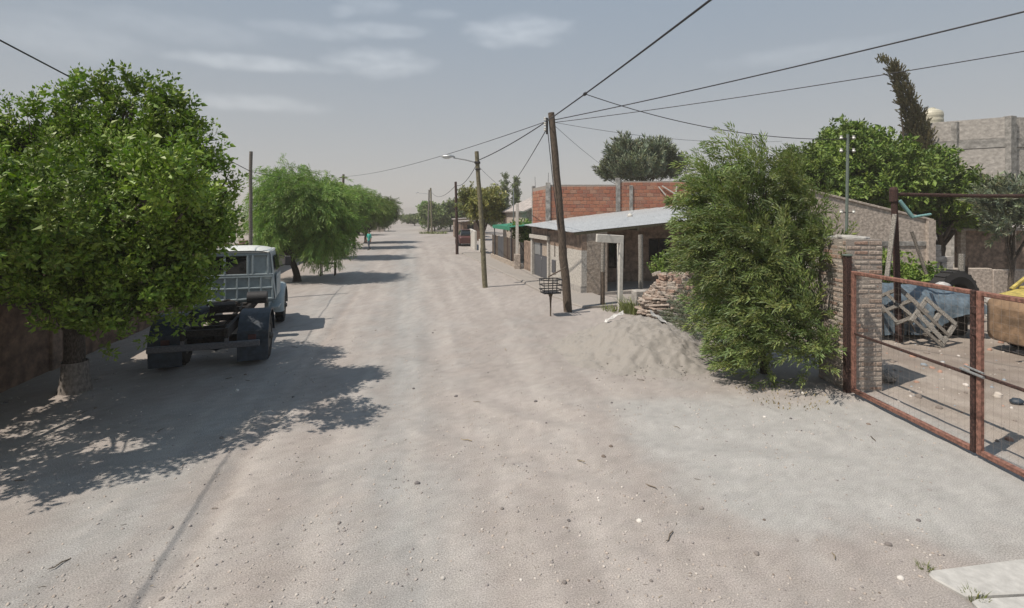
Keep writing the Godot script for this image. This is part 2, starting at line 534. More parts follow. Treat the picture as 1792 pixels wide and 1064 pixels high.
# ---------------------------------------------------------------- camera, sky, sun
func setup_view() -> void:
	var cam := Camera3D.new()
	cam.name = "camera"
	cam.position = Vector3(0, 3.0, 0)
	cam.projection = Camera3D.PROJECTION_FRUSTUM
	cam.near = 0.1
	cam.far = 6000.0
	cam.size = 0.1 * 2.0 * 532.0 / 900.0
	cam.frustum_offset = Vector2(0, -0.1 * 157.0 / 900.0)
	add_child(cam)
	cam.current = true
	var e := Environment.new()
	e.background_mode = Environment.BG_SKY
	var sk := ProceduralSkyMaterial.new()
	sk.sky_top_color = Color8(132, 152, 174)
	sk.sky_horizon_color = Color8(188, 189, 186)
	sk.sky_curve = 0.16
	sk.ground_bottom_color = Color8(150, 140, 132)
	sk.ground_horizon_color = Color8(190, 184, 178)
	sk.sun_angle_max = 12.0
	sk.sky_cover = ImageTexture.create_from_image(clouds())
	e.sky = Sky.new()
	e.sky.sky_material = sk
	e.tonemap_mode = Environment.TONE_MAPPER_LINEAR
	e.tonemap_exposure = 1.07
	e.sdfgi_enabled = true
	e.ssao_enabled = true
	e.ssil_enabled = true
	e.fog_enabled = true
	e.fog_density = 0.0011
	e.fog_light_color = Color8(196, 192, 187)
	var we := WorldEnvironment.new()
	we.name = "world"
	we.environment = e
	add_child(we)
	var sun := DirectionalLight3D.new()
	sun.name = "sun"
	sun.light_energy = 1.6
	sun.light_color = Color(1.0, 0.955, 0.90)
	sun.light_angular_distance = 0.5
	sun.shadow_enabled = true
	sun.basis = Basis.looking_at(Vector3(0.55, -1.0, -0.31).normalized())
	add_child(sun)

func clouds() -> Image:
	var W := 2048
	var im := Image.create(W, W / 2, false, Image.FORMAT_RGBA8)
	im.fill(Color(0, 0, 0, 0))
	var f := FastNoiseLite.new()
	f.frequency = 0.03
	f.fractal_octaves = 5
	f.seed = 8
	var rg := RandomNumberGenerator.new()
	rg.seed = 5
	var L := []   # azimuth, elevation, half width, half height (degrees), strength
	for k in [[0.4, 19.7, 5.0, 1.2, 0.95], [-14.5, 16.0, 4.8, 1.1, 0.9], [-14.2, 19.2, 4.2, 0.55, 0.7], [-27, 14.8, 6.5, 0.55, 1.0], [-21, 18.5, 5.0, 0.6, 0.5], [-26.5, 11.0, 6.0, 0.6, 0.75],
			[-33, 17.0, 7.0, 0.9, 0.35], [-18.5, 20.7, 1.2, 0.5, 0.5], [-15.5, 21.7, 2.4, 0.8, 0.45], [-8.6, 21.1, 2.0, 0.35, 0.4], [-41, 14.5, 5.0, 1.2, 0.4]]: L.append(k)
	for i in 64:
		L.append([rg.randf_range(28, 310), rg.randf_range(9, 60), rg.randf_range(3, 9), rg.randf_range(0.5, 2.0), rg.randf_range(0.35, 0.95)])
	for q in L:
		var sx := W / 360.0
		var cx: float = fposmod(q[0], 360.0) * sx
		var cy: float = (90.0 - q[1]) * sx
		var hw: float = q[2] * sx * 1.35 / maxf(0.3, cos(deg_to_rad(q[1])))
		var hh: float = q[3] * sx * 1.7
		for y in range(int(cy - hh), int(cy + hh) + 1):
			if y < 0 or y > W / 2 - 6: continue
			for x in range(int(cx - hw), int(cx + hw) + 1):
				var u := (x - cx) / hw
				var w := (y - cy) / hh
				w += 0.25 * f.get_noise_2d(x * 0.8 + 900.0, y * 0.5) + u * 0.12
				u += 0.3 * f.get_noise_2d(x * 1.2, y * 3.0 + 400.0)
				var a := clampf(1.0 - (u * u + w * w), 0.0, 1.0)
				if a <= 0.0: continue
				a = a * a * (3.0 - 2.0 * a) * (0.72 + 0.5 * f.get_noise_2d(x * 1.6, y * 5.0)) * q[4]
				var xx := posmod(x, W)
				var old := im.get_pixel(xx, y).a
				im.set_pixel(xx, y, Color(0.49, 0.485, 0.475, clampf(old + a * (1.0 - old), 0, 1)))
	return im

# ---------------------------------------------------------------- ground
func smooth(a: float, b: float, x: float) -> float:
	return smoothstep(a, b, x)

func gh(x: float, d: float) -> float:
	# height of the dirt; u: metres to the side of the road's middle
	var u := x + 0.2 * d
	var h := 0.010 * n1.get_noise_2d(x * 9.0, d * 9.0) + 0.035 * n1.get_noise_2d(x * 1.5, d * 0.9)
	var wob := 0.10 * n1.get_noise_2d(d * 4.0, 50.0)
	if d < 30.0:
		var k := smooth(2.0, 4.0, d) * (1.0 - smooth(17.0, 22.0, d))
		h -= 0.028 * k * exp(-pow((u + 2.0 + wob) / 0.09, 2.0))
		h += 0.018 * k * exp(-pow((u + 1.8 + wob) / 0.1, 2.0)) + 0.018 * k * exp(-pow((u + 2.2 + wob) / 0.1, 2.0))
		for w in [0.75, 2.15, -0.9]:
			h -= 0.014 * exp(-pow((u - w - wob) / 0.16, 2.0)) * (0.6 + 0.8 * n1.get_noise_2d(d * 2.0, w * 31.0))
	# loose sand pushed up beside the tracks that turn in to the gate
	var tr := Vector2(x - 4.0, d - 12.5).length() - 6.3
	if x > -2.5 and x < 4.2 and d < 13.0 and d > 5.5:
		h += (0.055 * exp(-pow(tr / 0.14, 2.0)) - 0.035 * exp(-pow((tr + 0.42) / 0.2, 2.0)) + 0.035 * exp(-pow((tr + 0.85) / 0.13, 2.0)) - 0.03 * exp(-pow((tr - 0.9) / 0.2, 2.0)) + 0.03 * exp(-pow((tr - 1.25) / 0.12, 2.0))) * 0.55 * (0.7 + 0.8 * n1.get_noise_2d(x * 2.0, d * 2.0))
	h *= 1.0 - smooth(60.0, 120.0, absf(d))
	h = lerpf(h, 0.0, smooth(2.8, 3.4, x) * (1.0 - smooth(4.5, 5.0, d)))
	h = lerpf(h, -0.06, smooth(3.56, 3.64, x) * (1.0 - smooth(4.2, 4.28, d)))
	# the wider plain lies a little lower so that the far street sits on a rise
	return h

func gcol(x: float, d: float) -> Color:
	var u := x + 0.2 * d
	var big := n2.get_noise_2d(x * 0.55, d * 0.55)
	var med := n1.get_noise_2d(x * 3.0 + 70.0, d * 3.0)
	var streak := n1.get_noise_2d(u * 5.0, d * 0.35 + 200.0)
	var dirt := Color(0.45, 0.41, 0.382)
	var grey := Color(0.395, 0.395, 0.385)
	var pale := Color(0.52, 0.478, 0.447)
	var c := dirt.lerp(Color(0.395, 0.357, 0.331), clampf(0.5 + big, 0, 1))
	# road metal, grey, worn in bands along the wheel tracks
	var lane := exp(-pow((u + 0.1) / 0.85, 2.0)) * 0.85 + exp(-pow((u + 2.9) / 0.8, 2.0)) * 0.65
	c = c.lerp(grey, clampf(lane + 0.5 * med + 0.3 * big, 0, 1))
	var trk := exp(-pow((u - 0.75) / 0.28, 2.0)) * 0.5 + exp(-pow((u - 1.9) / 0.4, 2.0)) * 0.45 + exp(-pow((u + 1.65) / 0.3, 2.0)) * 0.35
	c = c.lerp(pale, clampf(trk + 0.35 * med, 0, 1) * 0.8)
	c = c.lerp(Color(0.36, 0.325, 0.30) if streak < 0.0 else Color(0.56, 0.52, 0.48), clampf(absf(streak) * 1.2 - 0.08, 0.0, 0.36) * (1.0 - smooth(3.0, 4.5, absf(u))))
	# dark earth in the rut
	if d < 20.0:
		c = c.lerp(Color(0.34, 0.285, 0.25), 0.32 * exp(-pow((u + 2.0 + 0.10 * n1.get_noise_2d(d * 4.0, 50.0)) / 0.07, 2.0)))
	# fine grey sand washed out of the gateway
	var gx := smooth(1.0, 2.6, x + 1.0 * n2.get_noise_2d(x * 1.2, d * 1.2) + 0.5 * med + (d - 6.0) * 0.25)
	var gd := smooth(4.15, 4.9, d + 0.45 * med - 0.25 * (5.0 - x) * 0.6) * (1.0 - smooth(7.9, 8.7, d + 0.4 * med))
	c = c.lerp(Color(0.465, 0.458, 0.44), gx * gd * (1.0 - smooth(5.8, 6.6, x)))
	# yard behind the gate: trodden earth with rubbish
	c = c.lerp(Color(0.43, 0.375, 0.325).lerp(Color(0.30, 0.25, 0.21), clampf(0.45 + med + big, 0, 1)), smooth(5.9, 6.6, x) * (1.0 - smooth(24, 30, d)))
	# verge on the far left
	c = c.lerp(Color(0.41, 0.355, 0.315), smooth(4.6, 6.0, -u) * 0.7)
	# scrub beyond the houses
	c = c.lerp(Color(0.33, 0.30, 0.22), smooth(26.0, 34.0, absf(u) + 6.0 * big))
	var s := 1.0 + 0.17 * n1.get_noise_2d(x * 22.0, d * 22.0) + 0.12 * n1.get_noise_2d(x * 8.0 + 40.0, d * 5.0)
	return Color(c.r * s, c.g * s, c.b * s)

func make_ground() -> void:
	n1.seed = 4; n1.frequency = 0.3; n1.fractal_octaves = 4
	n2.seed = 9; n2.frequency = 0.35; n2.fractal_octaves = 3
	var xs := []
	var x := -9.0
	while x < 9.01:
		xs.append(x); x += 0.09
	var s := 0.14
	while x < 1800.0:
		xs.append(x); xs.push_front(-x); x += s; s *= 1.22
	var ds := []
	var d := 2.4
	s = 0.07
	while d < 2600.0:
		ds.append(d); d += s
		if d > 8.0: s *= 1.018 if d < 40.0 else 1.12
	d = 2.0
	s = 0.5
	while d > -260.0:
		ds.push_front(d); d -= s; s *= 1.3
	var nx := xs.size()
	var nd := ds.size()
	var v := PackedVector3Array()
	var n := PackedVector3Array()
	var c := PackedColorArray()
	var ix := PackedInt32Array()
	for j in nd:
		for i in nx:
			v.append(V(xs[i], gh(xs[i], ds[j]), ds[j]))
			c.append(gcol(xs[i], ds[j]))
	for j in nd:
		for i in nx:
			var a := v[j * nx + mini(i + 1, nx - 1)] - v[j * nx + maxi(i - 1, 0)]
			var b := v[mini(j + 1, nd - 1) * nx + i] - v[maxi(j - 1, 0) * nx + i]
			var q := a.cross(b).normalized()
			n.append(q if q.y > 0 else -q)
	for j in nd - 1:
		for i in nx - 1:
			var k := j * nx + i
			ix.append_array([k, k + nx, k + nx + 1, k, k + nx + 1, k + 1])
	var a := []
	a.resize(Mesh.ARRAY_MAX)
	a[Mesh.ARRAY_VERTEX] = v; a[Mesh.ARRAY_NORMAL] = n; a[Mesh.ARRAY_COLOR] = c; a[Mesh.ARRAY_INDEX] = ix
	var m := ArrayMesh.new()
	m.add_surface_from_arrays(Mesh.PRIMITIVE_TRIANGLES, a)
	var g := put(m, "dirt_road", M.ground)
	tag(g, "dusty unpaved dirt road with tyre ruts and loose gravel", "dirt road", "", "structure")
	# hills far away in the haze
	var b := MB.new()
	var rr := []
	for k in 3:
		var row := []
		for i in 90:
			var az := -1.4 + 2.8 * i / 89.0
			var top := 34.0 + 34.0 * n2.get_noise_2d(i * 0.9, 3.0) + 12.0 * n2.get_noise_2d(i * 3.1, 8.0)
			row.append(V(sin(az) * (2200.0 + k * 60.0), [-2.0, top, -2.0][k], cos(az) * (2200.0 + k * 60.0)))
		rr.append(row)
	b.rings(rr, false, false)
	tag(put(b, "hills", M.hill), "low hazy hills on the horizon behind the street", "hills", "", "structure")

func stone_mesh(sd: int, sub := 1) -> ArrayMesh:
	var rg := RandomNumberGenerator.new()
	rg.seed = sd
	var nz := FastNoiseLite.new()
	nz.seed = sd; nz.frequency = 0.9
	var rr := []
	for i in 6:
		var row := []
		var t := PI * i / 5.0
		for j in 8:
			var q := Vector3(sin(t) * cos(TAU * j / 8.0), cos(t), sin(t) * sin(TAU * j / 8.0))
			row.append(q * Vector3(1, 0.68, 0.85) * (1.0 + 0.38 * nz.get_noise_3dv(q * 1.4)))
		rr.append(row)
	var b := MB.new()
	b.rings(rr)
	return b.mesh()

func scatter(called: String, label: String, category: String, n: int, area: Callable, smin: float, smax: float, sd: int, cols: Array, mesh: Mesh, m: Material) -> void:
	var rg := RandomNumberGenerator.new()
	rg.seed = sd
	var T := []
	var C := []
	while T.size() < n:
		var p: Vector2 = area.call(rg)
		if p == Vector2.INF: continue
		var s := smin + (smax - smin) * pow(rg.randf(), 3.5)
		var q := Basis.from_euler(Vector3(rg.randf_range(-.4, .4), rg.randf() * TAU, rg.randf_range(-.4, .4))) * s
		T.append(Transform3D(q, V(p.x, gh(p.x, p.y) + s * 0.08, p.y)))
		var k: Color = cols[rg.randi() % cols.size()]
		var t := rg.randf_range(0.8, 1.2)
		C.append(Color(k.r * t, k.g * t, k.b * t))
	var mm := MultiMesh.new()
	mm.transform_format = MultiMesh.TRANSFORM_3D
	mm.use_colors = true
	mm.mesh = mesh
	mm.instance_count = n
	for i in n:
		mm.set_instance_transform(i, T[i]); mm.set_instance_color(i, C[i])
	var o := MultiMeshInstance3D.new()
	o.name = numbered(called)
	o.multimesh = mm
	o.material_override = m
	add_child(o, true)
	tag(o, label, category, "", "stuff")

func make_plants() -> void:
	var up := Vector3(0, 0.55, 0)
	# the big broad-leaved tree over the truck
	var at := V(-7.41, 0.0, 8.71)
	var L := []
	for q in [[-5.9, 3.6, 8.0, 1.0], [-7.0, 3.45, 8.2, 1.15], [-7.9, 3.45, 8.0, 1.0], [-5.0, 3.3, 7.8, 0.72], [-4.75, 2.95, 8.1, 0.48], [-5.15, 2.45, 7.6, 0.65], [-5.95, 2.3, 7.4, 0.95], [-5.2, 1.95, 7.45, 0.55],
			[-6.85, 2.5, 7.2, 0.95], [-7.75, 2.7, 6.8, 1.1], [-7.5, 3.3, 10.0, 1.4], [-6.2, 3.1, 9.9, 1.0], [-6.5, 4.35, 8.5, 0.6], [-5.65, 4.2, 8.1, 0.5], [-7.25, 4.35, 8.5, 0.55],
			[-8.1, 4.2, 8.4, 0.6], [-4.15, 3.65, 6.7, 0.5], [-4.4, 3.25, 7.4, 0.42], [-6.4, 3.0, 5.6, 1.1], [-5.4, 3.2, 6.3, 0.8], [-5.05, 1.6, 7.5, 0.42], [-9.0, 3.3, 8.6, 1.3], [-8.4, 2.4, 9.0, 1.0], [-7.6, 2.0, 5.4, 0.9], [-5.6, 1.5, 7.4, 0.55], [-5.9, 1.7, 7.2, 0.5]]:
		L.append([V(q[0] - (0.35 if q[0] > -6.1 and q[1] > 2.2 else 0.1), q[1] - (0.38 if q[1] > 4.0 else 0.25 if q[1] > 2.8 else 0.0), q[2]) - at, Vector3(q[3], q[3] * 0.85, q[3])])
	for q in [[-4.8, 2.6, 8.0, 0.36], [-5.0, 2.15, 7.8, 0.42], [-5.0, 1.7, 7.7, 0.35], [-5.3, 2.6, 7.8, 0.45], [-6.3, 4.3, 8.3, 0.45], [-5.75, 4.2, 8.2, 0.4], [-6.95, 4.3, 8.4, 0.45], [-7.8, 4.1, 8.3, 0.42], [-5.35, 3.85, 8.0, 0.4], [-8.3, 4.0, 8.2, 0.4]]:
		L.append([V(q[0], q[1], q[2]) - at, Vector3.ONE * q[3], 1.3])
	# upright shoots along the top and the road side
	for q in [[-7.06, 4.85], [-6.55, 4.9], [-6.15, 4.95], [-5.72, 4.85], [-5.32, 4.5], [-8.15, 4.65], [-7.75, 4.5], [-4.85, 3.95], [-4.58, 3.5], [-5.08, 4.2]]:
		L.append([V(q[0], q[1] - 0.12, 8.3) - at, Vector3(0.08, 0.46, 0.08), 3.6])
	var bt := tree("broadleaf_tree", at, "large broad-leaved green tree with thick trunk leaning over the parked truck", 1.7, 0.165, Vector3(0.05, 0, 0.1), L, "broad", "leaf_broad", 660.0, Vector3(0, 0.7, 0), 41, 0.86, -0.02)
	var lw := MB.new()
	lw.tube([Vector3(0, -0.1, 0), Vector3(0.005, 0.1, 0), Vector3(0.01, 0.3, 0.005), Vector3(0.015, 0.52, 0.01)], [0.262, 0.222, 0.196, 0.184], 14, false, 0.04, 8)
	put(lw, "limewash", M.limewash, bt)
	# weeping pepper trees down the left side
	var dn := Vector3(0, -0.75, 0)
	var pep := [
		[V(-9.6, 0, 23.0), Vector3(0.35, 3.2, -0.3), Vector3(2.35, 2.3, 2.2), 18, "big weeping pepper tree with bent trunk just past the truck", Vector3(-0.55, 0, 0.1), 0.16],
		[V(-11.8, 0, 34.5), Vector3(0.5, 3.6, 0), Vector3(2.2, 1.9, 2.2), 10, "weeping pepper tree half hidden behind the nearest pepper tree", Vector3(0.2, 0, 0), 0.15],
		[V(-14.0, 0, 45.5), Vector3(0.8, 3.8, 0), Vector3(2.5, 1.7, 2.5), 9, "rounded yellowish pepper tree right above the person in turquoise", Vector3(0.1, 0, 0), 0.15],
		[V(-15.4, 0, 54.0), Vector3(0.9, 3.4, 0), Vector3(2.6, 2.2, 2.6), 8, "darker pepper tree at the far end of the left row", Vector3(0.1, 0, 0), 0.15]]
	for i in pep.size():
		var p: Array = pep[i]
		tree("pepper_tree", p[0], p[4], 1.5, p[6], p[5], blob(p[1], p[2], p[3], 0.46, 60 + i, -0.85 if i == 0 else -0.35), "weep", ["leaf_weep", "leaf_weep", "leaf_lush", "leaf_far"][i], 215.0 if i == 0 else 190.0, dn, 90 + i * 7, 1.0 if i == 0 else 1.15, -0.33, "bark_dark", "pepper trees along the left side of the street")
	# feathery wind-bent shrub beside the brick pillar
	at = V(4.75, 0, 9.7)
	L = []
	for q in [[3.67, 3.27, 9.6, 0.64], [4.44, 3.83, 9.9, 0.59], [5.32, 3.39, 10.1, 0.80], [3.92, 2.48, 9.3, 0.91], [5.16, 2.29, 9.8, 1.02], [5.76, 2.73, 9.8, 0.59], [3.94, 1.29, 9.6, 0.75], [4.64, 1.21, 9.2, 1.02], [5.53, 1.12, 9.4, 0.59],
			[4.33, 0.58, 9.2, 0.59], [5.15, 0.65, 9.2, 0.59], [4.19, 4.26, 9.7, 0.28], [4.83, 4.24, 9.9, 0.30], [3.44, 2.84, 9.7, 0.43], [5.49, 4.06, 10.0, 0.28], [3.49, 3.70, 9.7, 0.28], [4.67, 1.56, 10.4, 0.75], [5.76, 1.54, 10.5, 0.86]]:
		L.append([V(q[0] + (0.28 if q[0] < 4.2 else 0.0), q[1] - (0.42 if q[1] > 2.6 else 0.1), q[2]) - at, Vector3(q[3] * 0.88, q[3] * 0.95, q[3] * 0.95)])
	for q in [[3.95, 4.1], [4.25, 4.3], [4.75, 4.15], [3.7, 3.8], [3.55, 3.4], [3.5, 2.9], [5.2, 3.9], [3.55, 2.3], [5.75, 3.2]]:
		L.append([V(q[0], q[1] - 0.25, 9.7) - at, Vector3(0.14, 0.42, 0.14), 2.0])
	tree("feathery_shrub", at, "tall feathery green shrub bending in the wind beside the brick pillar", 0.9, 0.07, Vector3(-0.1, 0, 0), L, "feather", "leaf_feather", 380.0, Vector3(-0.35, 0.62, 0.05), 301, 0.82, -0.14, "bark_dark", "", "shrub")
	# yard trees on the right
	tree("yard_tree", V(16.6, 0, 24.0), "large lush green tree rising above the grey sloping wall", 2.6, 0.28, Vector3.ZERO, blob(Vector3(0, 4.6, 0), Vector3(3.3, 2.9, 2.6), 13, 0.42, 7), "lush", "leaf_lush", 230.0, up, 501, 1.1, -0.12)
	tree("yard_tree", V(19.2, 0, 23.0), "lower green tree with drooping side in front of the unfinished grey building", 2.0, 0.2, Vector3.ZERO, blob(Vector3(0, 3.1, 0), Vector3(2.3, 1.7, 2.0), 9, 0.42, 17), "lush", "leaf_lush", 220.0, up, 511, 1.0, -0.15)
	tree("yard_tree", V(13.2, 0, 22.5), "green tree between the feathery shrub and the green metal pole", 2.2, 0.2, Vector3.ZERO, blob(Vector3(0, 4.3, 0), Vector3(1.5, 2.0, 1.5), 8, 0.45, 27), "lush", "leaf_lush", 220.0, up, 521, 1.0, -0.15)
	tree("tamarisk_tree", V(18.6, 0, 19.2), "grey-green feathery tree in front of the brown brick shed", 1.6, 0.1, Vector3(0.2, 0, 0), blob(Vector3(0, 3.0, 0), Vector3(1.5, 1.3, 1.3), 7, 0.45, 37), "grey", "leaf_grey", 120.0, Vector3(-0.2, 0.5, 0), 531, 0.8, -0.3, "bark")
	tree("olive_tree", V(9.6, 0, 40.0), "grey-green spiky tree behind the red brick wall", 3.0, 0.25, Vector3.ZERO, blob(Vector3(0.4, 6.6, 0), Vector3(3.5, 1.8, 2.8), 11, 0.42, 47), "grey", "leaf_grey", 120.0, Vector3(-0.25, 1.3, 0), 541, 1.3, -0.3)
	# cypress bent by the wind
	at = V(26.0, 0, 32.0)
	L = []
	for q in [[-0.1, 3.2, 1.15], [-0.2, 4.4, 1.15], [-0.3, 5.6, 1.1], [-0.4, 6.7, 1.02], [-0.6, 7.6, 0.95], [-0.85, 8.4, 0.85], [-1.1, 9.2, 0.76], [-1.4, 10.0, 0.68], [-1.65, 10.7, 0.58], [-1.9, 11.3, 0.5], [-2.1, 11.8, 0.42], [-2.3, 12.15, 0.3], [-2.65, 12.4, 0.2], [-3.0, 12.5, 0.14], [-3.3, 12.5, 0.09]]:
		L.append([Vector3(q[0], q[1], 0), Vector3(q[2] * 0.85, maxf(q[2], 0.25), q[2] * 0.85), 1.6])
	var cy := base("cypress_tree", at, 0.0, "tall thin cypress with its tip bent over by the wind", "tree")
	trunk(cy, 4.5, 0.2, Vector3(-0.2, 0, 0), [[Vector3(-1.8, 11.0, 0), Vector3.ONE * 0.3]], "bark", 71, 1)
	crown(cy, L, "cypress", "leaf_cypress", 330.0, Vector3(-0.35, 1.1, 0), 72, 0.75, -0.75)
	# street tree in front of the house with the green awning
	tree("street_tree", V(-2.3, 0, 39.5), "yellowish green street tree above the low white wall", 1.9, 0.14, Vector3.ZERO, blob(Vector3(0, 3.5, 0), Vector3(1.75, 1.55, 1.6), 9, 0.45, 57), "lush", "leaf_yellow", 150.0, up, 551, 1.1, -0.3)
	tree("courtyard_tree", V(0.75, 0, 30.5), "small leafy green tree under the green awning", 1.3, 0.07, Vector3.ZERO, blob(Vector3(0, 1.75, 0), Vector3(0.9, 0.55, 0.7), 6, 0.5, 58), "lush", "leaf_lush", 170.0, up, 556, 0.9, -0.3)
	for i in 2:
		var pp := base("poplar_tree", V([-1.1, 0.7][i], 0, 82.0), 0.0, ["taller narrow poplar rising behind the pale gabled house", "shorter narrow poplar beside the taller one behind the gabled house"][i], "tree", "poplars behind the gabled house")
		L = []
		for k in 8:
			L.append([Vector3(0, 2.0 + k * [0.95, 0.88][i], 0), Vector3(0.85, 0.9, 0.85) * (1.0 - 0.07 * k)])
		trunk(pp, 3.0, 0.14, Vector3.ZERO, [L[6]], "bark", 73 + i, 1)
		crown(pp, L, "far", "leaf_far", 70.0, Vector3(0, 1.0, 0), 611 + i, 0.8, -0.5)
	# far trees on both sides of the street
	var far := [[-15.5, 96, 2.4, 4.8, "far green tree at the inner edge of the right-hand tree line"], [-13.4, 89, 2.2, 5.2, "dark far tree right behind the far street lamp"], [-9.5, 92, 2.8, 5.6, "tree just right of the far lamp post"], [-11.6, 97, 2.4, 5.0, "bright green far tree behind the double pole"], [-14.2, 104, 2.6, 4.2, "far tree left of the double pole"], [-6.9, 84, 2.4, 5.4, "dark far tree behind the reddish pole"],
		[-17.5, 118, 2.6, 4.2, "small far tree where the street runs out of sight, street side"], [-4.4, 78, 2.2, 4.6, "far tree behind the dark red car"], [-22.0, 74, 2.4, 2.9, "far tree past the end of the pepper row"], [-30.5, 110, 3.0, 2.6, "far tree left of where the street vanishes"], [-25.5, 135, 3.0, 2.4, "pale far tree beside the far end of the street"],
		[-31, 160, 4.5, 2.8, "hazy wide tree beyond the far end of the street"], [-22, 170, 4.5, 3.0, "hazy tree behind the double pole"], [-13, 150, 4.5, 4.6, "hazy tree behind the dark far tree"], [-44, 150, 5.5, 5.0, "hazy tree hidden mostly by the pepper row"]]
	for i in far.size():
		var q: Array = far[i]
		tree("far_tree", V(q[0], 0, q[1]), q[4], 1.0, 0.15, Vector3.ZERO, blob(Vector3(0, q[3] * 0.55, 0), Vector3(q[2], q[3] * 0.5, q[2]), 7, 0.48, 200 + i), "far", "leaf_far" if i % 3 else "leaf_weep", 42.0, up, 700 + i * 3, 1.0, -0.4, "bark", "trees at the far end of the street")
	# bushes and weeds
	var bs := base("yard_bush", V(11.2, 0, 15.2), 0.0, "leafy green bush in front of the grey sloping wall", "bush")
	crown(bs, [[Vector3(0, 0.9, 0), Vector3(0.9, 0.85, 0.6)], [Vector3(-0.6, 1.2, 0), Vector3(0.55, 0.7, 0.5)], [Vector3(0.7, 0.8, 0.1), Vector3(0.6, 0.7, 0.5)]], "lush", "leaf_lush", 190.0, up, 801, 0.75, -0.4, "foliage")
	var vb := base("broad_leaf_plant", V(5.15, 0, 15.9), 0.0, "bright green leafy plant reaching over the heap of old bricks", "plant")
	crown(vb, [[Vector3(0, 1.45, 0), Vector3(0.75, 0.28, 0.4)], [Vector3(-0.6, 1.25, 0), Vector3(0.35, 0.22, 0.3)], [Vector3(0.2, 0.6, 0), Vector3(0.3, 0.6, 0.25)]], "small", "leaf_lush", 420.0, up, 811, 1.0, -0.5, "foliage")
	var wd := base("low_weed_bush", V(4.35, 0, 11.9), 0.0, "low grey-green weed bush between gravel heap and feathery shrub", "bush")
	crown(wd, [[Vector3(0, 0.3, 0), Vector3(0.5, 0.35, 0.4)], [Vector3(0.35, 0.5, -0.3), Vector3(0.45, 0.5, 0.4)], [Vector3(-0.1, 0.55, -0.7), Vector3(0.4, 0.45, 0.4)]], "feather", "leaf_grey", 420.0, up, 821, 0.55, -0.5, "foliage")
	tuft("weed_clump", V(3.75, 0, 15.6), "clump of green grass at the foot of the white porch post", "grass", 260, 0.55, 0.42, 831)
	tuft("weed_clump", V(3.15, 0, 16.0), "sparse low green weeds between the brown and white posts", "grass", 110, 0.22, 0.35, 832)
	tuft("dry_weeds", V(4.5, 0, 8.55), "dry straw and twigs lying under the feathery shrub", "dry_grass", 160, 0.07, 0.7, 833)
	tuft("slab_weed", V(3.5, 0, 4.36), "small green weed at the corner of the upper concrete slab", "grass", 60, 0.07, 0.05, 834, 0.004)
	tuft("slab_weed", V(3.62, 0, 4.02), "green weed growing in the joint between the two concrete slabs", "grass", 90, 0.08, 0.07, 835, 0.004)
	tuft("verge_grass", V(-12.2, 0, 80.0), "low green grass at the foot of the far double pole", "grass", 300, 0.4, 2.2, 836, 0.05)

func make_pebbles() -> void:
	var near := func(rg: RandomNumberGenerator) -> Vector2:
		var d := 2.6 + 11.0 * pow(rg.randf(), 1.6)
		var x := rg.randf_range(-1.1, 0.85) * d
		if x > 5.6: return Vector2.INF
		if n1.get_noise_2d(x * 1.2 + 30.0, d * 1.2) + (0.12 if absf(x + 0.2 * d) < 2.6 else -0.08) < -0.06 and rg.randf() < 0.75: return Vector2.INF
		return Vector2(x, d)
	scatter("pebbles", "small loose pebbles scattered over the dirt road", "pebbles", 15000, near, 0.003, 0.017, 3, [Color(0.37, 0.34, 0.31), Color(0.32, 0.29, 0.27), Color(0.42, 0.39, 0.36), Color(0.26, 0.24, 0.235), Color(0.38, 0.33, 0.29)], stone_mesh(2), M.pebble)
	scatter("dark_stones", "dark and pale stones lying singly on the road surface", "stones", 240, near, 0.010, 0.034, 5, [Color(0.13, 0.12, 0.12), Color(0.20, 0.18, 0.17), Color(0.50, 0.48, 0.45), Color(0.16, 0.13, 0.11)], stone_mesh(5), M.pebble)
	var tw := MB.new()
	tw.tube([Vector3(-1, 0, 0), Vector3(-0.2, 0.12, 0.1), Vector3(0.5, 0.05, -0.05), Vector3(1, 0.16, 0.1)], [0.06, 0.07, 0.06, 0.03], 5)
	scatter("twigs", "dry twigs and bits of straw lying on the road and driveway", "twigs", 150, near, 0.02, 0.10, 15, [Color(0.10, 0.08, 0.06), Color(0.16, 0.13, 0.10), Color(0.30, 0.25, 0.17)], tw.mesh(), M.pebble)
	var yard := func(rg: RandomNumberGenerator) -> Vector2:
		var d := rg.randf_range(4.2, 20.0)
		var x := rg.randf_range(6.2, 16.0)
		return Vector2(x, d)
	scatter("yard_rubble", "broken bits of brick and rubbish strewn over the yard", "rubble", 1500, yard, 0.012, 0.075, 7, [Color(0.40, 0.36, 0.32), Color(0.45, 0.42, 0.39), Color(0.20, 0.17, 0.15), Color(0.33, 0.20, 0.15), Color(0.25, 0.29, 0.33)], stone_mesh(9), M.pebble)

# ---------------------------------------------------------------- street furniture
func pole(called: String, foot: Vector3, top: Vector3, r0: float, r1: float, m: String, label: String, category := "pole", group := "") -> Node3D:
	var o := base(called, foot, 0.0, label, category, group)
	var b := MB.new()
	var e := top - foot
	var pts := []
	var rad := []
	for i in 11:
		var t := i / 10.0
		pts.append(Vector3(0, -0.25, 0).lerp(e, t) + Vector3(n1.get_noise_2d(i * 2.0, foot.z), 0, n1.get_noise_2d(i * 2.0, foot.x)) * r0 * 0.35)
		rad.append(lerpf(r0, r1, t))
	b.tube(pts, rad, 12, true, 0.05, int(absf(foot.x) * 100))
	put(b, "shaft", M[m], o)
	return o

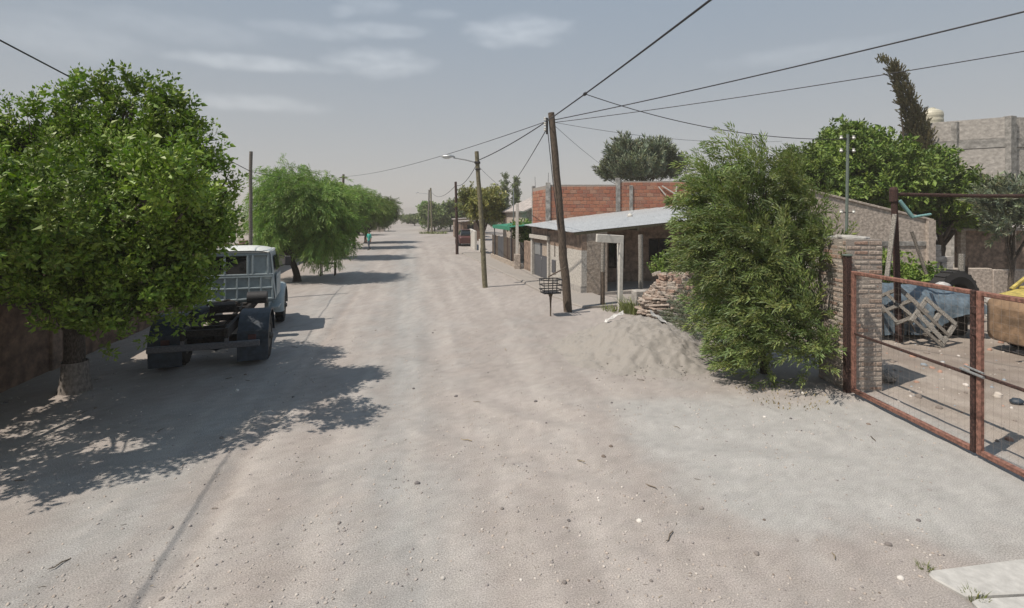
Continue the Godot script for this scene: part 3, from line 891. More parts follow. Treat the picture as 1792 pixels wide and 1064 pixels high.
func lamp_head(o: Node3D, from: Vector3, dir: Vector3, l: float) -> void:
	# arm and luminaire
	var b := MB.new()
	var e := from + dir * l + Vector3(0, 0.2, 0)
	b.tube([from, from + dir * l * 0.5 + Vector3(0, 0.12, 0), e], [0.03, 0.028, 0.026], 8)
	put(b, "arm", M.galvanised, o)
	b = MB.new()
	var rr := []
	for i in 9:
		var t := i / 8.0
		var w := 0.13 * sqrt(sin(PI * (0.06 + 0.9 * t))) * (1.0 if t > 0.3 else 0.6 + t * 1.33)
		var c := e + dir * (t * 0.55 - 0.06) + Vector3(0, 0.04, 0)
		var s := dir.cross(Vector3.UP).normalized()
		var row := []
		for j in 12:
			var a := TAU * j / 12.0
			row.append(c + s * cos(a) * w + Vector3(0, sin(a) * w * (0.75 if sin(a) > 0 else 0.25), 0))
		rr.append(row)
	b.rings(rr)
	put(b, "lamp_housing", M.galvanised, o)
	b = MB.new()
	rr = []
	for i in 6:
		var t := i / 5.0
		var w := 0.10 * sqrt(sin(PI * (0.08 + 0.84 * t)))
		var c := e + dir * (t * 0.32 + 0.12) + Vector3(0, 0.02, 0)
		var s := dir.cross(Vector3.UP).normalized()
		var row := []
		for j in 10:
			var a := TAU * j / 10.0
			row.append(c + s * cos(a) * w + Vector3(0, sin(a) * w * (0.1 if sin(a) > 0 else 0.75), 0))
		rr.append(row)
	b.rings(rr)
	put(b, "lamp_bowl", M.lamp_glass, o)

func cable(a: Vector3, e: Vector3, sag: float, r: float, label: String, lump := -1.0) -> void:
	var b := MB.new()
	var pts := []
	var rad := []
	for i in 25:
		var t := i / 24.0
		pts.append(a.lerp(e, t) - Vector3(0, sag * 4.0 * t * (1.0 - t), 0))
		rad.append(r * 0.8)
	b.tube(pts, rad, 6)
	var o := put(b, "overhead_cable", M.wire)
	tag(o, label, "cable", "overhead cables")
	if lump > 0.0:
		var p: Vector3 = a.lerp(e, lump) - Vector3(0, sag * 4.0 * lump * (1.0 - lump), 0)
		var dd := (e - a).normalized()
		var k := MB.new()
		k.tube([p - dd * 0.1, p - dd * 0.05, p + dd * 0.05, p + dd * 0.1], [0.012, 0.04, 0.04, 0.012], 8)
		put(k, "splice", M.wire, o)

func make_poles() -> void:
	var P := V(1.22, 6.14, 15.9)
	var o := pole("utility_pole", V(1.75, 0, 15.9), P, 0.135, 0.10, "wood_old", "tall brown wooden utility pole leaning beside the rubbish basket", "pole", "wooden poles along the right side")
	var b := MB.new()
	b.box(P - V(1.75, 0, 15.9) + Vector3(-0.14, -0.42, 0.05), Vector3(0.07, 0.5, 0.07), Basis(), 0.01)
	put(b, "cable_bracket", M.dark_steel, o)
	for k in 3:
		b = MB.new()
		b.lathe(P - V(1.75, 0, 15.9) + Vector3(-0.20, -0.25 - k * 0.16, 0.06), Vector3.UP, [[0, 0.03], [0.02, 0.045], [0.05, 0.035], [0.08, 0.045], [0.1, 0.025]], 10)
		put(b, "insulator", M.insulator, o)
	b = MB.new()
	b.tube([P - V(1.75, 0, 15.9) + Vector3(-0.12, -0.6, 0.1), P - V(1.75, 0, 15.9) + Vector3(0.06, -2.4, 0.14), P - V(1.75, 0, 15.9) + Vector3(0.22, -3.6, 0.13)], [0.014, 0.014, 0.014], 6)
	put(b, "down_lead", M.wire, o)
	var lp := pole("street_lamp", V(-1.08, 0, 21.1), V(-1.45, 5.58, 21.1), 0.105, 0.085, "wood_pale", "street lamp on pale wooden pole with curved arm over the road", "street lamp", "street lamps")
	lamp_head(lp, V(-1.45, 5.12, 21.1) - V(-1.08, 0, 21.1), Vector3(-1, 0, 0), 0.95)
	b = MB.new()
	b.box(V(-1.42, 5.12, 21.1) - V(-1.08, 0, 21.1), Vector3(0.23, 0.09, 0.23), Basis(), 0.01)
	b.box(V(-1.40, 4.85, 21.1) - V(-1.08, 0, 21.1), Vector3(0.22, 0.05, 0.22), Basis(), 0.01)
	put(b, "clamp", M.dark_steel, lp)
	pole("utility_pole", V(-4.1, 0, 38.6), V(-4.22, 5.44, 38.6), 0.115, 0.09, "rust_dark", "straight dark reddish pole farther down the street", "pole", "wooden poles along the right side")
	var fp := pole("street_lamp", V(-13.4, 0, 82.0), V(-13.2, 6.9, 82.0), 0.14, 0.11, "wood_grey", "far street lamp with its arm over the road, one of two poles side by side", "street lamp", "street lamps")
	lamp_head(fp, Vector3(0.2, 6.2, 0), Vector3(-1, 0, 0), 1.7)
	pole("utility_pole", V(-12.6, 0, 81.0), V(-12.8, 7.15, 81.0), 0.15, 0.12, "wood_pale", "far grey pole standing right beside the far street lamp", "pole", "wooden poles along the right side")
	pole("utility_pole", V(-9.15, 0, 18.0), V(-9.15, 5.2, 18.0), 0.07, 0.055, "wood_grey", "slim grey pole rising behind the truck cab", "pole", "poles on the left side")
	o = pole("utility_pole", V(-14.75, 0, 45.0), V(-14.75, 6.5, 45.0), 0.13, 0.10, "wood_old", "pole whose tip with short crossarm shows above the pepper trees", "pole", "poles on the left side")
	b = MB.new()
	b.box(Vector3(0, 6.2, 0), Vector3(0.7, 0.1, 0.1), Basis(), 0.01)
	put(b, "crossarm", M.wood_old, o)
	pole("utility_pole", V(6.0, 0, -14.5), V(5.9, 6.3, -14.5), 0.135, 0.10, "wood_old", "wooden utility pole behind the viewer on the right", "pole", "wooden poles along the right side")
	pole("utility_pole", V(-3.4, 0, -12.0), V(-3.4, 7.25, -12.0), 0.12, 0.09, "wood_grey", "wooden utility pole behind the viewer on the left", "pole", "poles on the left side")
	pole("utility_pole", V(15.4, 0, -4.2), V(15.4, 6.6, -4.2), 0.13, 0.10, "wood_old", "wooden utility pole outside the picture beyond the gate", "pole", "wooden poles along the right side")
	# cables
	var T := P + Vector3(-0.16, -0.28, 0.06)
	var bl := V(5.9, 6.25, -14.5)
	cable(T, bl, 0.28, 0.021, "thick black cable running from the leaning pole to the upper frame edge", 0.13)
	cable(P + Vector3(0.1, -0.22, 0), V(15.4, 6.5, -4.2), 0.28, 0.017, "black cable rising from the leaning pole to the top right corner")
	cable(P + Vector3(0.1, -0.3, 0), V(16.5, 6.75, 5.2), 0.22, 0.013, "thin cable passing in front of the cypress to the right frame edge")
	var sp: Vector3 = T.lerp(bl, 0.13) - Vector3(0, 0.28 * 4 * 0.13 * 0.87, 0)
	cable(sp, V(8.62, 4.93, 13.2), 0.30, 0.012, "service cable from the thick cable's splice to the green metal pole")
	cable(P + Vector3(0.1, -0.3, 0), V(11.8, 6.2, 22.5), 0.25, 0.008, "faint thin wire from the leaning pole into the yard trees")
	cable(P + Vector3(0.1, -0.4, 0), V(5.25, 4.9, 25.4), 0.1, 0.008, "faint thin wire dropping from the leaning pole to the red brick wall")
	cable(T, V(-14.75, 6.3, 45.0), 0.35, 0.014, "thin wire crossing over the road to the pole above the pepper trees")
	cable(T + Vector3(0, -0.25, 0), V(-0.4, 4.55, 35.6), 0.15, 0.02, "cable sloping from the leaning pole down to the gabled house")
	cable(T, V(-1.42, 5.2, 21.1), 0.08, 0.021, "thick cable between the leaning pole and the street lamp")
	cable(V(-1.42, 5.1, 21.1), V(-4.2, 5.2, 38.6), 0.35, 0.02, "cable between the street lamp and the dark reddish pole")
	cable(V(-4.2, 5.2, 38.6), V(-12.8, 6.7, 81.0), 0.9, 0.025, "sagging cable between the reddish pole and the far double pole")
	cable(V(-1.4, 5.0, 21.1), V(-0.3, 4.6, 35.7), 0.1, 0.009, "thin wire from the street lamp to the gabled house")
	cable(V(-3.4, 7.05, -12.0), V(-9.15, 4.5, 18.0), 0.03, 0.015, "black cable entering at the left frame edge above the broad-leaved tree")
	cable(V(-9.15, 4.5, 18.0), V(-14.75, 6.1, 45.0), 0.3, 0.013, "thin cable running from the slim grey pole behind the pepper trees")
	# green steel service pole in the yard
	o = pole("service_pole", V(8.55, 0, 13.2), V(8.62, 5.05, 13.2), 0.038, 0.034, "green_steel", "slim green metal service pole behind the brick pillar", "pole")
	for k in 3:
		b = MB.new()
		var hh: float = [4.95, 4.62, 3.05][k]
		b.tube([Vector3(0.06 - 0.16, hh, 0), Vector3(0.06 + 0.16, hh, 0)], [0.012, 0.012], 6)
		put(b, "insulator_bar", M.dark_steel, o)
		for s in [-0.16, 0.16]:
			b = MB.new()
			b.lathe(Vector3(0.06 + s, hh - 0.03, 0), Vector3.UP, [[0, 0.02], [0.03, 0.045], [0.06, 0.03], [0.1, 0.035]], 8)
			put(b, "insulator", M.insulator, o)
	# rubbish basket on its post
	o = base("rubbish_basket", V(1.14, 0, 15.2), 0.25, "rusty metal rubbish basket on a thin post beside the leaning pole", "basket")
	b = MB.new()
	b.tube([Vector3(0, -0.1, 0), Vector3(0, 0.35, 0), Vector3(0, 0.55, 0), Vector3(0, 0.68, 0)], [0.022, 0.026, 0.04, 0.085], 8)
	put(b, "post", M.wood_old, o)
	b = MB.new()
	b.box(Vector3(0, 0.69, 0), Vector3(0.52, 0.035, 0.4), Basis(), 0.006)
	put(b, "floor_plate", M.dark_steel, o)
	for hh in [0.78, 0.92, 1.08]:
		b = MB.new()
		for s in [-1.0, 1.0]:
			b.beam(Vector3(-0.29, hh, s * 0.22), Vector3(0.29, hh, s * 0.22), 0.02, 0.028)
			b.beam(Vector3(s * 0.28, hh + 0.001, -0.21), Vector3(s * 0.28, hh + 0.001, 0.21), 0.02, 0.028)
		put(b, "rim_bar", M.dark_steel, o)
	for i in 5:
		for s in [-1.0, 1.0]:
			b = MB.new()
			b.beam(Vector3(-0.25 + i * 0.125, 0.7, s * 0.19), Vector3(-0.28 + i * 0.14, 1.09, s * 0.225), 0.018, 0.012)
			put(b, "bar", M.dark_steel, o)
	o = base("leaning_board", V(1.42, 0.0, 15.45), 0.0, "short brown board wedged between the basket and the leaning pole", "board")
	b = MB.new()
	b.beam(Vector3(-0.33, 1.12, 0), Vector3(0.20, 1.42, 0.1), 0.14, 0.035, 0.005)
	put(b, "plank", M.wood_old, o)

# ---------------------------------------------------------------- truck
func wheel(parent: Node3D, at: Vector3, r: float, w: float) -> void:
	var o := Node3D.new()
	o.name = "wheel"
	parent.add_child(o, true)
	o.position = at
	var b := MB.new()
	var h := w / 2.0
	var pr := [[-h, r * 0.56], [-h * 1.04, r * 0.75], [-h, r * 0.9], [-h * 0.8, r * 0.985], [-h * 0.3, r], [h * 0.3, r], [h * 0.8, r * 0.985], [h, r * 0.9], [h * 1.04, r * 0.75], [h, r * 0.56], [-h, r * 0.56]]
	b.lathe(Vector3.ZERO, Vector3.RIGHT, pr, 28, false)
	for i in 28:
		var a := TAU * i / 28.0
		for s in [-1.0, 1.0]:
			b.box(Vector3(s * h * 0.5, cos(a + s * 0.1) * r, sin(a + s * 0.1) * r), Vector3(h * 0.8, 0.018, r * 0.13), Basis(Vector3.RIGHT, a + s * 0.1))
	put(b, "tyre", M.rubber, o)
	b = MB.new()
	b.lathe(Vector3.ZERO, Vector3.RIGHT, [[-h * 0.9, r * 0.57], [-h * 0.5, r * 0.5], [-h * 0.45, r * 0.2], [h * 0.3, r * 0.2], [h * 0.35, r * 0.48], [h * 0.9, r * 0.57]], 24)
	for i in 8:
		var a := TAU * i / 8.0
		b.lathe(Vector3(h * 0.3, cos(a) * r * 0.3, sin(a) * r * 0.3), Vector3.RIGHT, [[0, 0.018], [0.04, 0.018]], 6)
	b.lathe(Vector3(h * 0.25, 0, 0), Vector3.RIGHT, [[0, r * 0.16], [0.12, r * 0.15], [0.16, r * 0.1]], 14)
	put(b, "rim", M.dusty_rim, o)

func rounded_rect(cx: float, cy: float, hw: float, hh: float, r: float, z: float, taper := 0.0, seg := 4) -> Array:
	var row := []
	for k in 4:
		var sx: float = [1.0, -1.0, -1.0, 1.0][k]
		var sy: float = [1.0, 1.0, -1.0, -1.0][k]
		for i in seg + 1:
			var a := PI / 2.0 * (k + float(i) / seg)
			var p := Vector2(cx + sx * (hw - r) + cos(a) * r, cy + sy * (hh - r) + sin(a) * r)
			p.x = cx + (p.x - cx) * (1.0 - taper * smoothstep(0.0, 1.0, (p.y - cy) / hh))
			row.append(Vector3(p.x, p.y, z))
	return row

func make_truck() -> void:
	var o := base("flatbed_truck", V(-6.03, 0, 10.5), 0.33, "old pale blue truck with bare chassis and no bed, parked under the tree", "truck")
	o.scale = Vector3(0.9, 0.97, 1.0)
	for s in [-1.0, 1.0]:
		wheel(o, Vector3(s * 0.98, 0.47, 0), 0.47, 0.25)
		wheel(o, Vector3(s * 0.68, 0.47, 0), 0.47, 0.25)
		wheel(o, Vector3(s * 0.92, 0.45, -3.95), 0.45, 0.24)
		var b := MB.new()
		b.beam(Vector3(s * 0.40, 0.80, 1.05), Vector3(s * 0.40, 0.80, -4.9), 0.08, 0.2, 0.01)
		put(b, "chassis_rail", M.grime, o)
		# rear mudguard: arched plate over the double wheels with a flap behind
		b = MB.new()
		var r1 := []
		var r2 := []
		for i in 11:
			var a := deg_to_rad(-18.0 + 196.0 * i / 10.0)
			r1.append(Vector3(s * 0.52, 0.47 + sin(a) * 0.60, cos(a) * 0.60))
			r2.append(Vector3(s * 1.14, 0.47 + sin(a) * 0.60, cos(a) * 0.60))
		var r3 := r2.map(func(p): return Vector3(p.x, 0.47 + (p.y - 0.47) * 0.93, p.z * 0.93))
		b.rings([r1, r2], false, false)
		b.rings([r2, r3], false, false)
		put(b, "mudguard", M.truck_dark_blue, o)
		b = MB.new()
		b.box(Vector3(s * 0.83, 0.42, 0.60), Vector3(0.62, 0.62, 0.02), Basis(Vector3.RIGHT, 0.05), 0.004)
		put(b, "mud_flap", M.truck_dark_blue, o)
		b = MB.new()
		b.box(Vector3(s * 0.82, 0.60, 0.623), Vector3(0.16, 0.1, 0.03), Basis(), 0.008)
		put(b, "tail_lamp", M.red_car, o)
		# front fender
		b = MB.new()
		var rr := []
		for i in 10:
			var a := deg_to_rad(-8.0 + 190.0 * i / 9.0)
			var row := []
			for q in [[0.55, 1.0], [0.80, 1.02], [0.98, 1.0], [1.06, 0.93], [1.08, 0.8]]:
				row.append(Vector3(s * q[0], 0.47 + sin(a) * 0.66 * q[1], -3.95 + cos(a) * 0.68 * q[1]))
			rr.append(row)
		b.rings(rr, false, false)
		put(b, "front_fender", M.truck_blue, o)
		b = MB.new()
		b.box(Vector3(s * 0.86, 0.62, -3.0), Vector3(0.3, 0.05, 0.75), Basis(), 0.01)
		b.box(Vector3(s * 0.74, 0.76, -3.0), Vector3(0.03, 0.26, 0.75), Basis(), 0.005)
		put(b, "running_board", M.truck_blue, o)
		b = MB.new()
		b.box(Vector3(s * 1.17, 1.78, -3.52), Vector3(0.17, 0.27, 0.05), Basis(), 0.02)
		b.tube([Vector3(s * 0.92, 1.62, -3.55), Vector3(s * 1.17, 1.70, -3.53)], [0.012, 0.012], 6)
		b.tube([Vector3(s * 0.92, 1.95, -3.55), Vector3(s * 1.17, 1.86, -3.53)], [0.012, 0.012], 6)
		put(b, "mirror", M.dark_steel, o)
	var b := MB.new()
	for z in [0.9, 0.55, -0.6, -1.6, -2.1]:
		b = MB.new()
		b.box(Vector3(0, 0.80, z), Vector3(0.72, 0.13, 0.07), Basis(), 0.008)
		put(b, "cross_member", M.grime, o)
	b = MB.new()
	b.box(Vector3(0, 0.56, 1.0), Vector3(2.05, 0.12, 0.08), Basis(), 0.015)
	for s in [-1.0, 1.0]: b.box(Vector3(s * 0.40, 0.655, 1.0), Vector3(0.07, 0.09, 0.06))
	put(b, "rear_bumper", M.grey_steel, o)
	b = MB.new()
	b.lathe(Vector3(-0.95, 0.47, 0), Vector3.RIGHT, [[0, 0.07], [0.7, 0.08], [0.78, 0.2], [0.95, 0.24], [1.12, 0.2], [1.2, 0.08], [1.9, 0.07]], 16)
	put(b, "rear_axle", M.grime, o)
	b = MB.new()
	b.tube([Vector3(0, 0.5, -0.2), Vector3(0, 0.66, -2.6)], [0.05, 0.05], 10)
	put(b, "drive_shaft", M.grime, o)
	b = MB.new()
	b.lathe(Vector3(0.30, 1.02, -1.9), Vector3.RIGHT, [[0, 0.02], [0.02, 0.15], [0.5, 0.15], [0.52, 0.02]], 14)
	b.box(Vector3(0.55, 0.93, -1.9), Vector3(0.4, 0.1, 0.2))
	put(b, "air_tank", M.dark_steel, o)
	b = MB.new()
	b.tube([Vector3(-0.55, 0.95, -1.5), Vector3(-0.1, 1.02, -1.7), Vector3(0.3, 0.97, -1.3), Vector3(0.36, 0.95, -0.6)], [0.025, 0.025, 0.025, 0.025], 6)
	b.box(Vector3(-0.1, 0.96, -1.1), Vector3(0.55, 0.16, 0.5), Basis(Vector3.UP, 0.2), 0.02)
	put(b, "coupling_plate", M.grime, o)
	b = MB.new()
	b.lathe(Vector3(-0.78, 0.70, -1.9), Vector3(0, 0, 1), [[0, 0.02], [0.02, 0.25], [0.8, 0.25], [0.82, 0.02]], 18)
	put(b, "fuel_tank", M.truck_dark_blue, o)
	# cab shell, narrower towards the roof
	var cab := Node3D.new()
	cab.name = "cab"
	o.add_child(cab, true)
	b = MB.new()
	var rr := []
	for q in [[-2.32, 0.97], [-2.30, 1.0], [-2.6, 1.005], [-3.2, 1.0], [-3.62, 0.97]]:
		rr.append(rounded_rect(0, 1.50, 0.95 * q[1], 0.66 * (1.0 if q[0] > -3.3 else 0.985), 0.10, q[0], 0.13))
	b.rings(rr)
	put(b, "shell", M.truck_blue, cab)
	b = MB.new()
	rr = []
	for i in 7:
		var t := i / 6.0
		var row := []
		for j in 11:
			var u := -1.0 + 2.0 * j / 10.0
			row.append(Vector3(u * 0.83 * (1.0 - 0.06 * pow(absf(2.0 * t - 1.0), 3.0)), 2.165 + 0.085 * (1.0 - pow(absf(u), 3.2)) * (1.0 - pow(absf(2.0 * t - 1.0), 3.5)) - 0.05 * pow(absf(u), 6.0), -2.26 - 1.45 * t))
		rr.append(row)
	b.rings(rr, false, false)
	b.box(Vector3(0, 2.12, -2.985), Vector3(1.62, 0.06, 1.40), Basis(), 0.02)
	put(b, "roof", M.truck_white, cab)
	# embossed back wall: raised bars round two rows of sunken squares, windows above
	b = MB.new()
	var zb := -2.289
	for y in [0.92, 1.20, 1.49, 1.545]:
		b.box(Vector3(0, y, zb), Vector3(1.82, 0.045, 0.03), Basis(), 0.008)
	for i in 7:
		b.box(Vector3(-0.885 + i * 0.295, 1.205, zb - 0.0015), Vector3(0.05, 0.54, 0.03), Basis(), 0.008)
	for x in [-0.82, -0.31, 0.27, 0.40, 0.79]:
		b.box(Vector3(x * 0.97, 1.80, zb), Vector3(0.05, 0.5, 0.03), Basis(), 0.008)
	b.box(Vector3(0, 2.06, zb), Vector3(1.6, 0.05, 0.03), Basis(), 0.008)
	put(b, "back_ribs", M.truck_blue, cab)
	for q in [[-0.55, 0.42], [-0.02, 0.5]]:
		b = MB.new()
		b.box(Vector3(q[0], 1.80, zb - 0.004), Vector3(q[1], 0.44, 0.016))
		put(b, "rear_window", M.dark_glass, cab)
	for s in [-1.0, 1.0]:
		b = MB.new()
		b.box(Vector3(s * 0.905, 1.80, -3.02), Vector3(0.02, 0.40, 0.78), Basis(Vector3(0, 0, 1), s * 0.16), 0.006)
		put(b, "side_window", M.dark_glass, cab)
		b = MB.new()
		b.box(Vector3(s * 0.958, 1.22, -3.02), Vector3(0.02, 0.58, 0.92), Basis(), 0.006)
		b.box(Vector3(s * 0.975, 1.42, -2.68), Vector3(0.03, 0.03, 0.14), Basis(), 0.006)
		put(b, "door", M.truck_blue, cab)
	b = MB.new()
	b.box(Vector3(0, 1.80, -3.66), Vector3(1.5, 0.42, 0.02), Basis(Vector3.RIGHT, 0.12))
	put(b, "windscreen", M.dark_glass, cab)
	b = MB.new()
	rr = []
	for q in [[-3.6, 1.0], [-4.2, 0.97], [-4.75, 0.9], [-4.85, 0.8]]:
		rr.append(rounded_rect(0, 1.12, 0.62 * q[1], 0.36 * q[1], 0.12, q[0], 0.1))
	b.rings(rr)
	put(b, "hood", M.truck_blue, o)
	b = MB.new()
	b.box(Vector3(0, 0.55, -4.92), Vector3(1.9, 0.18, 0.08), Basis(), 0.02)
	put(b, "front_bumper", M.grey_steel, o)

# ---------------------------------------------------------------- gate, pillar, slabs
func bar(p: Node3D, called: String, a: Vector3, e: Vector3, r: float, m: String) -> void:
	var b := MB.new()
	b.beam(a, e, r * 2.0, r * 2.0, r * 0.35)
	put(b, called, M[m], p)

func make_gate() -> void:
	# pillar of old bricks, brick by brick
	var o := base("brick_pillar", V(5.98, 0, 9.12), 0.04, "thick weathered brick pillar holding the rusty gate", "pillar")
	var b := MB.new()
	b.box(Vector3(0, 1.26, 0), Vector3(0.632, 2.62, 0.732))
	put(b, "mortar_core", M.mortar, o)
	var bm := []
	for k in 4:
		b = MB.new()
		b.box(Vector3.ZERO, Vector3(0.245, 0.062, 0.115), Basis(), 0.007 + 0.003 * k)
		bm.append(b.mesh())
	var rg := RandomNumberGenerator.new()
	rg.seed = 12
	for row in 31:
		var y := 0.035 + row * 0.0825
		for side in 4:
			var along := side % 2 == 0          # 0 front, 2 back run along x
			var L := 0.62 if along else 0.72
			var x := -L / 2.0 + (0.0 if row % 2 else -0.13)
			while x < L / 2.0 - 0.02:
				var x0 := maxf(x, -L / 2.0)
				var x1 := minf(x + 0.25, L / 2.0)
				x += 0.262
				if x1 - x0 < 0.05: continue
				if row > 28 and rg.randf() < 0.35: continue
				var u := (x0 + x1) / 2.0
				var out := rg.randf_range(-0.007, 0.006)
				var p := Vector3(u, y, (0.36 - 0.045 + out) * (1.0 if side == 0 else -1.0)) if along else Vector3((0.31 - 0.045 + out) * (1.0 if side == 1 else -1.0), y, u)
				var q := MeshInstance3D.new()
				q.name = "brick"
				q.mesh = bm[rg.randi() % 4]
				q.material_override = M["old_brick%d" % (rg.randi() % 5 if rg.randf() < 0.6 else [0, 1, 3][rg.randi() % 3])]
				q.basis = Basis(Vector3.UP, (0.0 if along else PI / 2.0) + rg.randf_range(-0.03, 0.03)) * Basis.from_scale(Vector3((x1 - x0) / 0.25, rg.randf_range(0.9, 1.08), 1))
				q.position = p
				o.add_child(q, true)
	b = MB.new()
	for i in 9:
		b.box(Vector3(rg.randf_range(-0.2, 0.2), 2.575 + rg.randf_range(0, 0.035), rg.randf_range(-0.25, 0.25)), Vector3(rg.randf_range(0.2, 0.3), 0.06, rg.randf_range(0.18, 0.3)), Basis.from_euler(Vector3(rg.randf_range(-.06, .06), rg.randf() * 3.0, rg.randf_range(-.06, .06))), 0.015)
	put(b, "mortar_cap", M.concrete, o)
	# gate
	var A := Vector3(5.66, 0, -8.52)      # hinge foot
	var B := Vector3(5.73, 0, -6.36)      # meeting stile
	var E := Vector3(5.80, 0, -4.15)
	for k in 2:
		var a: Vector3 = [A, B + Vector3(0.005, 0, 0.06)][k]
		var e: Vector3 = [B + Vector3(0, 0, -0.02), E][k]
		var g := base("gate_leaf", a, 0.0, ["rusty tube gate leaf hung on the brick pillar, wire mesh filled", "rusty tube gate leaf cut off by the right frame edge"][k], "gate", "leaves of the rusty yard gate")
		var w := e - a
		var hi := 2.06
		var lo := 0.05
		bar(g, "stile", Vector3(0, lo, 0), Vector3(0, hi, 0), 0.032, "rust_red")
		bar(g, "stile", w + Vector3(0, lo, 0), w + Vector3(0, hi, 0), 0.032, "rust_red" if k else "rust_dark")
		bar(g, "top_rail", w * 0.016 + Vector3(0, hi - 0.03, 0), w * 0.984 + Vector3(0, hi - 0.03, 0), 0.03, "rust_red")
		bar(g, "bottom_rail", w * 0.016 + Vector3(0, lo + 0.035, 0), w * 0.984 + Vector3(0, lo + 0.035, 0), 0.034, "rust_red")
		bar(g, "middle_rail", w * 0.016 + Vector3(0, 1.03, 0), w * 0.984 + Vector3(0, 1.0, 0), 0.018, "rust_dark")
		var mw := MB.new()
		var nn := 22
		for i in nn:
			var t := (i + 0.5) / nn
			mw.beam(w * t + Vector3(0.02, lo + 0.06, 0), w * t + Vector3(0.02, hi - 0.05, 0), 0.0013, 0.0013)
		for i in 20:
			var y := lo + 0.08 + (hi - lo - 0.13) * i / 19.0
			mw.beam(w * 0.01 + Vector3(0.0225, y, 0), w * 0.99 + Vector3(0.0225, y, 0), 0.0013, 0.0013)
		tag(put(mw, "wire_mesh", M.mesh_wire, g), "", "", "", "stuff")
		if k == 1:
			var lt := MB.new()
			lt.tube([Vector3(-0.05, 1.05, -0.22), Vector3(-0.05, 1.03, 0.1)], [0.018, 0.018], 8)
			lt.tube([Vector3(-0.05, 1.10, -0.16), Vector3(-0.05, 1.08, 0.1)], [0.014, 0.014], 8)
			put(lt, "bolt", M.galvanised, g)
			for y in [1.82, 1.55]:
				var hb := MB.new()
				hb.box(Vector3(0, y, -0.06), Vector3(0.09, 0.1, 0.07), Basis(), 0.01)
				put(hb, "hasp", M.rust_dark, g)
	var gp := base("gate_post", Vector3(5.66, 0, -8.68), 0.0, "dark steel post between gate and brick pillar", "post")
	b = MB.new()
	b.box(Vector3(0, 1.1, 0), Vector3(0.1, 2.4, 0.1), Basis(), 0.01)
	put(b, "tube", M.rust_dark, gp)
	b = MB.new()
	b.box(Vector3(0, 2.31, 0), Vector3(0.12, 0.03, 0.12), Basis(), 0.008)
	put(b, "cap", M.green_steel, gp)
	for y in [0.4, 1.65]:
		b = MB.new()
		b.tube([Vector3(0, y, 0.06), Vector3(0, y, 0.125)], [0.02, 0.02], 6)
		put(b, "hinge", M.rust_dark, gp)
	# concrete slabs in the corner, nearly flush with the dirt
	var outs := [[Vector2(3.545, 4.02), Vector2(3.45, 4.22), Vector2(3.455, 4.265), Vector2(3.50, 4.30), Vector2(3.64, 4.32), Vector2(4.43, 4.45), Vector2(5.5, 4.62), Vector2(5.5, 4.16), Vector2(4.03, 4.05)],
		[Vector2(3.62, 2.2), Vector2(3.535, 3.9), Vector2(3.545, 3.965), Vector2(3.60, 3.99), Vector2(4.03, 4.022), Vector2(5.5, 4.13), Vector2(5.5, 2.2)]]
	for k in 2:
		b = MB.new()
		var low := []
		var mid := []
		var top := []
		var cen := Vector2.ZERO
		for p in outs[k]: cen += p / outs[k].size()
		for p in outs[k]:
			low.append(V(p.x, -0.09, p.y)); mid.append(V(p.x, 0.012, p.y))
			var q: Vector2 = p + (cen - p).normalized() * 0.012
			top.append(V(q.x, 0.022, q.y))
		b.rings([low, mid], true, false, false)
		b.rings([mid, top], true, false, false)
		for i in top.size():
			b.ctri(Vector3(4.4, -2, -3.6), V(cen.x, 0.022, cen.y), top[i], top[(i + 1) % top.size()])
		tag(put(b, "pavement_slab", M.slab), ["pale concrete slab with a rounded corner beside the driveway", "second concrete slab below the weedy joint at the frame corner"][k], "slab", "", "structure")

# ---------------------------------------------------------------- house with zinc roof, brick building
func brick_wall(o: Node3D, origin: Vector3, ax: Vector3, length: float, h0: float, h1: float, outward: Vector3, bw: float, bh: float, mats: String, meshes: Array, rg: RandomNumberGenerator, skip := 0.0) -> void:
	# courses of single bricks laid proud of a mortar wall
	var rows := int((h1 - h0) / bh)
	for r in rows:
		var x := 0.0 if r % 2 else -bw / 2.0
		while x < length - 0.03:
			var x0 := maxf(x, 0.0)
			var x1 := minf(x + bw - 0.014, length)
			x += bw
			if x1 - x0 < 0.06 or rg.randf() < skip: continue
			var q := MeshInstance3D.new()
			q.name = "brick"
			q.mesh = meshes[rg.randi() % meshes.size()]
			q.material_override = M["%s%d" % [mats, rg.randi() % 5]]
			q.basis = Basis(ax, Vector3.UP, ax.cross(Vector3.UP)) * Basis.from_scale(Vector3((x1 - x0) / (bw - 0.014), 1, 1))
			q.position = origin + ax * (x0 + x1) / 2.0 + Vector3(0, h0 + (r + 0.5) * bh, 0) + outward * rg.randf_range(-0.006, 0.006)
			o.add_child(q, true)

